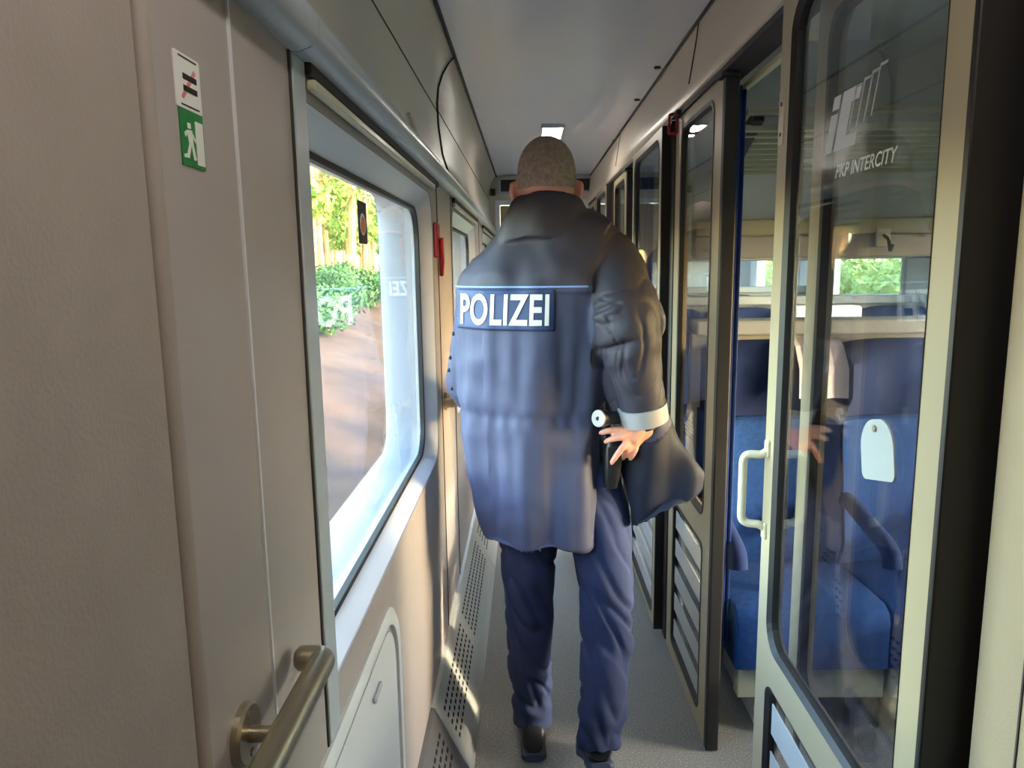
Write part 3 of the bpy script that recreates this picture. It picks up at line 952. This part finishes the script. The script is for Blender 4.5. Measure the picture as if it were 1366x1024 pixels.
body = BM()
head_bm(body)
limb(body, [(.058, 2.075, 1.50), (.057, 2.068, 1.60), (.056, 2.063, 1.66)], [.075, .064, .058], 24)
TY = -.30
quad_loops(body, [ell((.08, PY, .90), .12, .085, 32), ell((.07, PY, 1.0), .14, .095, 32), ell((.05, PY, 1.15), .14, .10, 32, yaw=TY), ell((.05, PY, 1.32), .17, .11, 32, yaw=TY),
                  ell((.05, PY, 1.46), .165, .09, 32, yaw=TY), ell((.057, PY, 1.55), .08, .07, 32)])
RS, RE, RW = Vector((.20, 2.04, 1.47)), at(834, 440, 1.92), at(860, 560, 1.945)
limb(body, [RS, RE, RW, RW + Vector((-.008, -.002, -.03))], [.052, .042, .027, .025])
LSH, LEL, LWR = Vector((-.10, 2.11, 1.45)), Vector((-.165, 2.14, 1.13)), Vector((-.06, 2.38, 1.06))
limb(body, [LSH, LEL, LWR], [.05, .04, .026])
limb(body, [(.012, PY, .93), (-.004, 2.075, .70), (-.004, 2.07, .49), (-.006, 2.065, .30), (.004, 2.072, .10)], [.072, .062, .046, .044, .034])
limb(body, [(.16, PY, .93), (.202, 2.04, .72), (.214, 1.99, .54), (.212, 1.93, .38), (.188, 1.858, .17)], [.072, .062, .046, .044, .034])
# right hand: palm, thumb on its upper inner side, four bent fingers
pal = at(843, 583, 1.935)
limb(body, [RW + Vector((0, 0, -.02)), (RW * .45 + pal * .55) + Vector((0, 0, -.008)), pal + Vector((-.004, 0, -.008))], [.023, .026, .024], 16)
blob(body, pal + Vector((.004, .004, -.002)), (.030, .017, .032), Matrix.Rotation(.5, 3, 'Y'), 3)
finger(body, [at(848, 573, 1.94), at(830, 573, 1.93), at(814, 574, 1.93), at(802, 577, 1.94)], .0105)      # thumb
finger(body, [at(842, 578, 1.925), at(828, 583, 1.915), at(815, 586, 1.92), at(808, 589, 1.93)], .0092)    # index
finger(body, [at(841, 586, 1.925), at(831, 596, 1.91), at(822, 608, 1.91), at(816, 617, 1.915)], .0095)    # middle
finger(body, [at(845, 590, 1.93), at(838, 599, 1.92), at(833, 607, 1.93), at(830, 612, 1.95)], .0088)      # ring, curled away
finger(body, [at(850, 588, 1.935), at(848, 599, 1.925), at(844, 607, 1.925), at(841, 612, 1.93)], .0082)   # little
# left hand, carried in front
lp = LWR + Vector((.03, .075, -.005))
limb(body, [LWR, LWR + Vector((.012, .03, -.002)), lp], [.024, .026, .022], 14)
blob(body, LWR + Vector((.02, .05, -.004)), (.018, .045, .034), Matrix.Rotation(-.35, 3, 'Z'), 3)
for k in range(4):
    z = .026 - .018 * k
    base = lp + Vector((.004, .008, z))
    ln = (.9, 1.0, .95, .75)[k]
    finger(body, [base, base + Vector((.012, .032 * ln, -.004)), base + Vector((.034, .048 * ln, -.01)), base + Vector((.05, .043 * ln, -.014))], .0088)
finger(body, [LWR + Vector((.015, .03, .028)), LWR + Vector((.035, .05, .045)), LWR + Vector((.06, .075, .042))], .0098)
me = baked(body, [('REMESH', dict(mode='VOXEL', voxel_size=.0042)), ('SMOOTH', dict(factor=.4, iterations=3))])
me.transform(Matrix.Translation((-.06, -2.06, 0)))
officer = mobj('person', me, M_skin, None, 'all')
officer.location = (.06, 2.06, 0)
tag(officer, 'person in dark blue police jacket walking away down the corridor, right hand at hip', 'person')

# cropped hair: a shell on the back and top of the skull
tb = bmesh.new()
bmesh.ops.create_icosphere(tb, subdivisions=5, radius=1)
for v in tb.verts:
    d = v.co.normalized()
    x, y, z = d.x * .0805, d.y * .101, d.z * .118
    if z < 0:
        k = -z / .115
        x *= 1 - .28 * k * k
        if y < 0: y *= 1 - .30 * k * k
    if d.z > .2: x *= 1 + .13 * (d.z - .2)
    if y < 0: y *= 1.035
    v.co = HC + Vector((x, y, z))
kill = []
for v in tb.verts:
    q = v.co - HC
    line = -.062 - .25 * min(0, q.y + .06) * 0 + (.075 if q.y > .045 else .0)
    line += .034
    if q.y > .0: line = -.035 + 1.6 * q.y
    if q.z < line: kill.append(v)
bmesh.ops.delete(tb, geom=kill, context='VERTS')
obj('hair', tb, M_hair, officer, 'all')
for s in (-1, 1):
    b = BM(); blob(b, HC + Vector((s * .032, .082, .003)), (.0115,) * 3, None, 3); e_ = obj('eye', b, M_eye, officer, True)
    b = BM(); blob(b, HC + Vector((s * .032, .0918, .003)), (.0052, .0025, .0052), None, 2); obj('iris', b, M_gear, e_, True)

# ---- jacket
jb = BM()
T_RINGS = [  # z, left x, right x, half depth
    (.690, -.136, .206, .158), (.74, -.150, .215, .158), (.80, -.162, .220, .158), (.90, -.176, .224, .158), (1.00, -.190, .222, .157), (1.065, -.198, .222, .156),
    (1.12, -.204, .226, .158), (1.22, -.208, .238, .162), (1.32, -.210, .250, .162), (1.40, -.206, .262, .158), (1.455, -.186, .270, .150),
    (1.50, -.152, .275, .138), (1.54, -.110, .268, .122), (1.575, -.068, .245, .108), (1.605, -.044, .200, .098), (1.625, -.03, .145, .085)]
loops = []
# hollow skirt: start inside and come down to the hem
loops.append(ell((.036, PY, .82), .13, .11, 44, yaw=TY))
loops.append(ell((.036, PY, .70), .142, .128, 44, yaw=TY))
for z, l, r, d in T_RINGS:
    cz = min(1, max(0, (z - 1.0) / .5))
    c, a = (l + r) / 2, (r - l) / 2
    loops.append(ell((c, PY + .01 * cz, z), a, d, 44, 2.4, yaw=TY, slope=(.02, 0)))
quad_loops(jb, loops)
# standing collar
loops = []
for z, a, d, cy in ((1.52, .142, .122, 2.07), (1.56, .130, .116, 2.068), (1.60, .116, .109, 2.064), (1.638, .096, .100, 2.06), (1.645, .090, .095, 2.06), (1.638, .080, .086, 2.06), (1.58, .075, .080, 2.065)):
    loops.append(ell((.057, cy, z), a, d, 40, 2.1, slope=(0, -.2)))
quad_loops(jb, loops)
# sleeves
sl = [Vector((.188, 2.06, 1.492)), at(812, 352, 2.03), at(827, 400, 1.965), RE + Vector((.0, 0, 0)), at(848, 492, 1.925), RW + Vector((0, 0, .004))]
limb(jb, sl, [.090, .090, .09, .088, .070, .056], 26, 6)
limb(jb, [(.262, 2.06, 1.43), (.315, 2.05, 1.33), at(862, 432, 2.0)], [.06, .062, .05], 20, 5)     # bulk of the upper arm in front
limb(jb, [(-.085, 2.10, 1.46), (-.140, 2.12, 1.33), (-.166, 2.14, 1.13), (-.12, 2.26, 1.075), (-.062, 2.375, 1.06)], [.08, .072, .066, .056, .046], 22, 6)
# right front of the jacket thrown out to the side
loops = []
for z, l, r, d, s in ((.80, .305, .44, .022, .60), (.782, .288, .47, .034, .58), (.80, .280, .482, .040, .52), (.86, .262, .484, .044, .36), (.93, .242, .455, .048, .2), (1.0, .232, .415, .05, .1), (1.08, .225, .38, .055, .0), (1.16, .20, .35, .06, 0), (1.24, .19, .31, .05, 0)):
    loops.append(ell(((l + r) / 2, 1.99, z), (r - l) / 2, d, 36, 2.4, yaw=-.12, slope=(s, 0)))
quad_loops(jb, loops)
me = baked(jb, [('REMESH', dict(mode='VOXEL', voxel_size=.005)), ('SMOOTH', dict(factor=.5, iterations=9))])

arm_bvh_pts = []
for a, c in zip(sl[:-1], sl[1:]):
    for k in range(6): arm_bvh_pts.append(a.lerp(c, k / 6))


def arm_dist(p): return min((p - q).length for q in arm_bvh_pts)


nv = len(me.vertices)
norm = [v.normal.copy() for v in me.vertices]
regions = [0] * nv       # 0 torso 1 right sleeve 2 flap
PIPE = 1.418
for i, v in enumerate(me.vertices):
    p = v.co.copy()
    da = arm_dist(p)
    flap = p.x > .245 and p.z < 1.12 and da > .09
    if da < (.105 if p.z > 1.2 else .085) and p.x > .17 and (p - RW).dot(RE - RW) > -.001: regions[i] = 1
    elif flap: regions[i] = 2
    nz = noise.noise
    if regions[i] == 1:
        # compression creases around the elbow, running across the sleeve
        t = (p.z - 1.08) / .4
        q = Vector((p.x * 9, p.y * 9, p.z * 13 + p.x * 10 + 3 * nz(p * 6)))
        f = nz(q)
        d = .009 * nz(Vector((p.x * 5 + 3, p.y * 5, p.z * 20 - p.x * 10))) + .012 * nz(p * 7) - .005 * max(0, .12 - abs(f)) / .12
        d -= .010 * math.exp(-((p.z - 1.365 - (p.x - .2) * .5) / .008) ** 2 - ((p.x - .195) / .05) ** 2) + .010 * math.exp(-((p.z - 1.262 - (p.x - .22) * .35) / .008) ** 2 - ((p.x - .215) / .05) ** 2)
        d *= (.45 + .9 * math.exp(-((p.z - 1.30) / .10) ** 2)) * min(1, max(0, ((p - RW).length - .055) / .05))
    elif regions[i] == 2:
        d = .026 * nz(Vector((p.x * 13, p.y * 8, p.z * 3.0)))
    elif p.z < 1.40:
        k = min(1, (1.42 - p.z) / .25)
        f = nz(Vector((p.x * 10.5, p.y * 6, p.z * 1.7)))
        d = k * (.030 * f + .010 * nz(Vector((p.x * 24, p.y * 16, p.z * 3.2))) + .004 * nz(p * 16))
        d -= .003 * math.exp(-((p.z - 1.068) / .016) ** 2)
        if abs(p.z - 1.068) < .07: d += .0016 * math.sin(p.x * 150) * math.exp(-((p.z - 1.055) / .025) ** 2)
        if p.x < -.12: d += .006 * nz(Vector((p.x * 8, p.y * 8, p.z * 14)))
    else:
        d = .014 * nz(Vector((p.x * 9, p.y * 8, p.z * 6))) + .006 * nz(p * 17)
    v.co = p + norm[i] * d
me.update()
jacket = None
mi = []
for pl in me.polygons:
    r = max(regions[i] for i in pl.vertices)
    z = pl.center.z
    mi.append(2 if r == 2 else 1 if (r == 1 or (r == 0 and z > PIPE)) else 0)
me.polygons.foreach_set('material_index', mi)
jbv = BVHTree.FromPolygons([v.co.copy() for v in me.vertices], [tuple(p.vertices) for p in me.polygons])
jacket = mobj('jacket', me, [M_jblue, M_jdark, M_jshade], officer, 'all')


def drape(u, z, lift):
    """Point of the jacket's back: u runs left to right round the back, from the side the back faces."""
    n = Vector((math.sin(TY), -math.cos(TY), 0))
    side = Vector((math.cos(TY), math.sin(TY), 0))
    o = Vector((.03, PY, z)) + side * u + n * .6
    h = jbv.ray_cast(o, -n)
    if h[0] is None:
        return Vector((.03, PY, z)) + side * u
    return h[0] + n * lift


def drape_sheet(u0, u1, z0, z1, lift, th, nu=60, nz_=16, skew=0.0):
    """Solid thin sheet following the jacket."""
    b = BM()
    # smooth the base so the sheet spans small folds
    F = [[drape(u0 + (u1 - u0) * i / nu, z0 + (z1 - z0) * j / nz_ + skew * i / nu, lift) for i in range(nu + 1)] for j in range(nz_ + 1)]
    B = [[p + Vector((-math.sin(TY), math.cos(TY), 0)) * (lift + .004) for p in r] for r in F]
    vf = [[b.verts.new(p) for p in r] for r in F]; vb = [[b.verts.new(p) for p in r] for r in B]
    for j in range(nz_):
        for i in range(nu):
            b.faces.new((vf[j][i], vf[j][i + 1], vf[j + 1][i + 1], vf[j + 1][i]))
            b.faces.new((vb[j][i], vb[j + 1][i], vb[j + 1][i + 1], vb[j][i + 1]))
    for i in range(nu):
        b.faces.new((vf[0][i], vb[0][i], vb[0][i + 1], vf[0][i + 1])); b.faces.new((vf[-1][i], vf[-1][i + 1], vb[-1][i + 1], vb[-1][i]))
    for j in range(nz_):
        b.faces.new((vf[j][0], vf[j + 1][0], vb[j + 1][0], vb[j][0])); b.faces.new((vf[j][-1], vb[j][-1], vb[j + 1][-1], vf[j + 1][-1]))
    return b


PZ0, PZ1, PU0, PU1 = 1.304, 1.411, -.205, .088
patch = obj('back_patch', drape_sheet(PU0, PU1, PZ0, PZ1, .006, .006), M_patch, jacket, 'all')
patch['label'] = 'navy patch with white police lettering'
# lettering draped over the patch
tm = text_mesh('POLIZEI', .082, 0, .022, .80, 1.06)
tb = bmesh.new(); tb.from_mesh(tm); bpy.data.meshes.remove(tm)
W = max(v.co.x for v in tb.verts)
for k in range(1, 60):
    bmesh.ops.bisect_plane(tb, geom=tb.verts[:] + tb.edges[:] + tb.faces[:], plane_co=(W * k / 60, 0, 0), plane_no=(1, 0, 0))
for k in range(1, 10):
    bmesh.ops.bisect_plane(tb, geom=tb.verts[:] + tb.edges[:] + tb.faces[:], plane_co=(0, .082 * k / 10, 0), plane_no=(0, 1, 0))
for v in tb.verts:
    v.co = drape(PU0 + .016 + v.co.x / W * (PU1 - PU0 - .028), PZ0 + .0125 + v.co.y, .0085)
obj('lettering', tb, M_letter, patch, False)
b = BM(); pts = [drape(-.25 + .42 * k / 50, PIPE - .002, .002) for k in range(51)]; tube(b, pts, .0028, 6); obj('piping', b, M_jedge, jacket, True)
# reflective band at the right cuff
b = BM()
ax = (RW + Vector((0, 0, .004)) - at(848, 492, 1.925)).normalized()
c0, c1 = RW - ax * .045, RW + ax * .004
tube(b, [c0, c0 + ax * .001, c1 - ax * .001, c1, c1 - ax * .001], [.058, .0665, .0635, .057, .05], 30)
obj('cuff_band', b, M_cuff, jacket, True)['label'] = 'pale reflective band at the right cuff'
# snap studs of the left sleeve
for k, (x, y) in enumerate(((602, 442), (600, 474), (600, 492), (603, 520))):
    p = at(x, y, 2.11)
    h = jbv.find_nearest(p + Vector((-.02, -.03, 0)))
    b = BM(); blob(b, h[0], (.006, .006, .006), None, 2); obj('snap_stud', b, M_gear, jacket, True)
# wristwatch under the cuff
b = BM(); tube(b, [RW + ax * .006, RW + ax * .022], .030, 20); obj('watch_strap', b, M_gear, officer, True)

# ---- trousers
tr = BM()
quad_loops(tr, [ell((.082, PY, .74), .14, .10, 36), ell((.08, PY, .80), .155, .115, 36), ell((.075, PY, .90), .15, .115, 36), ell((.07, PY, 1.02), .14, .105, 36)])
limb(tr, [(.005, PY, .90), (-.004, 2.075, .70), (-.004, 2.07, .49), (-.006, 2.065, .30), (.004, 2.075, .15), (.006, 2.075, .085)], [.100, .090, .074, .068, .064, .062], 24, 5)
limb(tr, [(.165, PY, .90), (.204, 2.04, .72), (.216, 1.99, .54), (.212, 1.93, .38), (.194, 1.875, .24), (.187, 1.855, .155)], [.098, .093, .080, .075, .070, .066], 24, 5)
me = baked(tr, [('REMESH', dict(mode='VOXEL', voxel_size=.0065)), ('SMOOTH', dict(factor=.5, iterations=5))])
norm = [v.normal.copy() for v in me.vertices]
for i, v in enumerate(me.vertices):
    p = v.co.copy()
    nz = noise.noise
    leg = 0 if p.x < .09 else 1
    knee = .50
    f = nz(Vector((p.x * 9 + leg * 31, p.y * 9, p.z * 12 + p.x * 14)))
    d = .005 * nz(p * 13) - .013 * max(0, .25 - abs(f)) / .25 * (.4 + .6 * math.exp(-((p.z - knee) / .12) ** 2) + .7 * math.exp(-((p.z - .2) / .08) ** 2))
    if p.z < .30: d += .008 * math.sin(p.z * 95 + 6 * p.x + 2 * leg) * min(1, (.30 - p.z) / .08) * .3
    v.co = p + norm[i] * d
me.update()
mobj('trousers', me, M_trous, officer, 'all')


# ---- shoes
def shoe(heel, toe, lift):
    h, t = Vector(heel), Vector(toe)
    ax = (t - h); ln = ax.length; ax.normalize()
    side = Vector((ax.y, -ax.x, 0)).normalized()
    up = side.cross(ax).normalized()
    if up.z < 0: up = -up
    def section(s, w, zb, zt, n=20, pw=2.6):
        out = []
        for k in range(n):
            a = 2 * PI * k / n
            ca, sa = math.cos(a), math.sin(a)
            x = w * math.copysign(abs(ca) ** (2 / pw), ca)
            z = (zb + zt) / 2 + (zt - zb) / 2 * math.copysign(abs(sa) ** (2 / pw), sa)
            bend = lift * max(0, (s - .68)) ** 1.2 * ln
            out.append(h + ax * (s * ln) + side * x + up * (z + bend))
        return out
    b = BM()
    quad_loops(b, [section(0.0, .026, .028, .085), section(.04, .035, .022, .105), section(.14, .039, .02, .115), (section(.3, .038, .02, .11)), section(.45, .039, .02, .09), section(.6, .045, .02, .075), section(.75, .047, .02, .062), section(.9, .038, .02, .052), section(.98, .022, .022, .042)])
    o = obj('shoe', b, M_shoe, officer, True)
    b = BM()
    quad_loops(b, [section(-.01, .026, .0, .024, pw=4), section(.03, .038, -.0, .024, pw=4), section(.25, .039, .0, .024, pw=4), section(.34, .036, .006, .024, pw=4), section(.5, .042, .004, .024, pw=4), section(.68, .049, .0, .024, pw=4), section(.85, .046, .0, .024, pw=4), section(.96, .032, .002, .024, pw=4), section(1.0, .02, .006, .024, pw=4)])
    obj('sole', b, M_sole, o, True)
    return o


shoe((.006, 2.0, .001), (-.004, 2.285, .001), 0)
shoe((.186, 1.80, .115), (.176, 2.05, .004), .35)

colleague = copy_tree(officer)
colleague.location = (.10, 4.25, 0)
colleague['label'] = 'second person in the same dark jacket further ahead, seen only mirrored in the striped panel'

# ---- things he carries
T = empty('torch', (.20, 1.95, 1.05), 'black torch with a pale lens rim by the officer\'s right thumb', 'torch')
a, c = at(799, 558, 1.90), at(830, 556, 1.965)
b = BM(); dv = (c - a); tube(b, [a, a + dv * .12, a + dv * .3, a + dv * .36, c], [.022, .022, .021, .018, .018], 22); obj('barrel', b, M_gear, T, True)
b = BM(); dn = dv.normalized(); tube(b, [a + dn * .001, a - dn * .004, a - dn * .0045], [.0225, .0225, .019], 24); obj('lens_rim', b, M_cuff, T, True)
b = BM(); blob(b, a - dn * .005, (.006, .003, .006), None, 2); obj('lens_button', b, M_dark, T, True)
Hs = empty('holster', (.235, 1.96, .9), 'black holster hanging under the officer\'s right hand', 'holster')
b = BM(); c = at(818, 618, 1.955)
quad_loops(b, [ell((c.x - .006, c.y + .012, .865), .017, .022, 20, 3.5), ell((c.x - .004, c.y + .01, .90), .023, .028, 20, 3.5), ell((c.x, c.y + .01, .97), .026, .03, 20, 3.5), ell((c.x + .004, c.y + .012, 1.0), .024, .026, 20, 3.5)])
obj('pouch', b, M_gear, Hs, True)
b = BM(); box(b, c.x - .018, c.x + .02, c.y - .024, c.y - .02, .93, .985, .002); obj('strap', b, M_gear, Hs)

# ------------------------------------------------------------------ outdoors
def ground_mesh(x0, x1, y0, y1, zf, nx, ny):
    b = BM()
    vv = []
    for j in range(ny + 1):
        row = []
        for i in range(nx + 1):
            x = x0 + (x1 - x0) * i / nx; y = y0 + (y1 - y0) * j / ny
            row.append(b.verts.new((x, y, zf(x, y))))
        vv.append(row)
    for j in range(ny):
        for i in range(nx):
            b.faces.new((vv[j][i], vv[j][i + 1], vv[j + 1][i + 1], vv[j + 1][i]))
    return b


def zl(x, y):
    d = -x
    base = -1.25 if d < 2.6 else (-1.25 + .30 * (min(d, 7) - 2.6) + (0.02 * max(0, d - 7)))
    return base + .22 * noise.noise(Vector((x * .35, y * .35, 3))) + .08 * noise.noise(Vector((x * 1.3, y * 1.3, 1)))


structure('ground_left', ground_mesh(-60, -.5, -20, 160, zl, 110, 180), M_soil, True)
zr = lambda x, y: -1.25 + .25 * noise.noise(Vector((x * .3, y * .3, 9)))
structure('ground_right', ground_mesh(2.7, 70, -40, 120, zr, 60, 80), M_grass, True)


def leaf_cloud(bm, centers, n, size, mi=1, rnd=random):
    for _ in range(n):
        c, r = rnd.choice(centers)
        d = Vector((rnd.gauss(0, 1), rnd.gauss(0, 1), rnd.gauss(0, 1))).normalized()
        p = Vector(c) + Vector((d.x * r[0], d.y * r[1], d.z * r[2])) * (rnd.random() ** .4)
        u = Vector((rnd.gauss(0, 1), rnd.gauss(0, 1), rnd.gauss(0, 1))).normalized()
        w = u.cross(d)
        if w.length < .05: continue
        w.normalize()
        s = size * rnd.uniform(.6, 1.3)
        vs = [bm.verts.new(p + u * s), bm.verts.new(p + w * s * .5), bm.verts.new(p - u * s), bm.verts.new(p - w * s * .5)]
        bm.faces.new(vs).material_index = mi


def make_pine(seed, lb):
    rnd = random.Random(seed)
    h = rnd.uniform(13, 17)
    T = empty('pine_tree', (0, 0, 0), lb, 'tree', 'pines of the forest beyond the left windows')
    b = BM()
    bend = rnd.uniform(-.4, .4)
    tube(b, [(bend * math.sin(t * 2.2), bend * .5 * math.sin(t * 3), h * t - .4) for t in [k / 8 for k in range(9)]], [.19 * (1 - .75 * k / 8) for k in range(9)], 9)
    for k in range(9):
        z = h * rnd.uniform(.28, .6); a = rnd.uniform(0, 2 * PI); l = rnd.uniform(.6, 1.6)
        tube(b, [(0, 0, z), (l * math.cos(a), l * math.sin(a), z + .25)], [.03, .008], 5)
    obj('trunk', b, M_bark, T, True)
    b = BM()
    cs = []
    for k in range(20):
        t = rnd.uniform(.22, 1.0)
        rr = 1.25 * (1.06 - t) + .45
        a = rnd.uniform(0, 2 * PI); q = rr * rnd.uniform(.1, .7)
        cs.append(((q * math.cos(a), q * math.sin(a), h * t), (rr * .6, rr * .6, .55)))
    leaf_cloud(b, cs, 1800, .17, 0, rnd)
    me = bpy.data.meshes.new('crown'); b.to_mesh(me); b.free()
    mobj('crown', me, M_needle, T)
    return T


pl_lab = 'tall slender pine with a tan trunk and pale green crown in the forest outside'
protos = [make_pine(s, pl_lab) for s in (1, 2, 3, 4)]
rng = random.Random(42)
spots = []
tries = 0
while len(spots) < 120 and tries < 20000:
    tries += 1
    x = -rng.uniform(6.5, 26)
    y = -x * rng.uniform(1.5, 8.5)
    if all((x - a) ** 2 + (y - c) ** 2 > 2.5 ** 2 for a, c in spots): spots.append((x, y))
for k, (x, y) in enumerate(spots):
    o = protos[k] if k < 4 else copy_tree(protos[k % 4])
    o.location = (x, y, zl(x, y)); o.rotation_euler.z = rng.uniform(0, 6.28)
    s = rng.uniform(.85, 1.15); o.scale = (s, s, s)


def make_bush(seed, name, lb, m, grp, w, h, n, ls):
    rnd = random.Random(seed)
    T = empty(name, (0, 0, 0), lb, 'bush', grp)
    b = BM()
    for k in range(6):
        a = rnd.uniform(0, 6.28)
        tube(b, [(0, 0, -.15), (.3 * w * math.cos(a), .3 * w * math.sin(a), h * .6)], [.03, .01], 5)
    obj('stem', b, M_bark, T)
    b = BM()
    cs = [((rnd.uniform(-w, w) * .55, rnd.uniform(-w, w) * .55, h * rnd.uniform(.3, .75)), (w * .5, w * .5, h * .32)) for _ in range(9)]
    leaf_cloud(b, cs, n, ls, 0, rnd)
    me = bpy.data.meshes.new('foliage'); b.to_mesh(me); b.free()
    mobj('foliage', me, m, T)
    return T


gb = 'bushes on the bank outside the left windows'
lbb = 'green leafy bush on the brown bank below the pines'
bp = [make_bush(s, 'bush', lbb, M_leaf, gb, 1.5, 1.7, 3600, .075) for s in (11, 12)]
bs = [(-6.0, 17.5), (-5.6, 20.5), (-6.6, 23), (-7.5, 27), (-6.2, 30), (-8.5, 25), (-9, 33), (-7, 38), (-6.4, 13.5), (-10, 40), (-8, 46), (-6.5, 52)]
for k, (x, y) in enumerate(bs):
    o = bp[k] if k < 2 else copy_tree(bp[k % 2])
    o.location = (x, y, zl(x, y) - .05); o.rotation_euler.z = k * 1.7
gr_ = 'shrubs outside the compartment windows'
lbr = 'pale green shrub outside the compartment windows'
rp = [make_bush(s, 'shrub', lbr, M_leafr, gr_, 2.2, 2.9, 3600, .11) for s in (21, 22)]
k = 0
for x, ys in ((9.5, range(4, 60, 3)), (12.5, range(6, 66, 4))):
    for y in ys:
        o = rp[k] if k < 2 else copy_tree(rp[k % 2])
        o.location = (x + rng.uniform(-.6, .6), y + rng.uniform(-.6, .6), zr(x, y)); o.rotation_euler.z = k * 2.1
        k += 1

# ------------------------------------------------------------------ light
w = bpy.data.worlds.new('sky'); S.world = w; w.use_nodes = True
nt = w.node_tree
bg = nt.nodes['Background']
sky = nt.nodes.new('ShaderNodeTexSky'); sky.sky_type = 'NISHITA'
SUN = Vector((1, -.29, .33)).normalized()          # towards the sun
sky.sun_disc = False
sky.sun_elevation = math.asin(SUN.z)
sky.sun_rotation = math.atan2(SUN.x, SUN.y)
sky.air_density = 1.2; sky.dust_density = 1.5; sky.ozone_density = 1.0
nt.links.new(sky.outputs['Color'], bg.inputs['Color'])
bg.inputs['Strength'].default_value = 1.8
su = bpy.data.lights.new('sun', 'SUN'); su.energy = 3.0; su.angle = math.radians(1.0); su.color = (1, .86, .62)
so = bpy.data.objects.new('sun', su); link(so)
so.rotation_euler = (-SUN).to_track_quat('-Z', 'Y').to_euler()

# ------------------------------------------------------------------ camera and view
cd = bpy.data.cameras.new('camera'); cam = bpy.data.objects.new('camera', cd); link(cam)
cd.sensor_fit = 'HORIZONTAL'; cd.sensor_width = 36; cd.lens = 36 * FPX / 1366
cd.clip_start = .02; cd.clip_end = 500
cam.location = (0, 0, EYE)
cam.rotation_euler = Matrix((_rt, _up, -_fw)).transposed().to_euler()
S.camera = cam
S.view_settings.view_transform = 'Standard'
S.view_settings.look = 'None'
S.view_settings.gamma = 1
S.view_settings.use_curve_mapping = False
S.view_settings.exposure = 1.42
S.cycles.max_bounces = 12
S.cycles.diffuse_bounces = 6
S.cycles.glossy_bounces = 5
S.cycles.transparent_max_bounces = 24
S.cycles.use_denoising = True
S.cycles.sample_clamp_indirect = 6
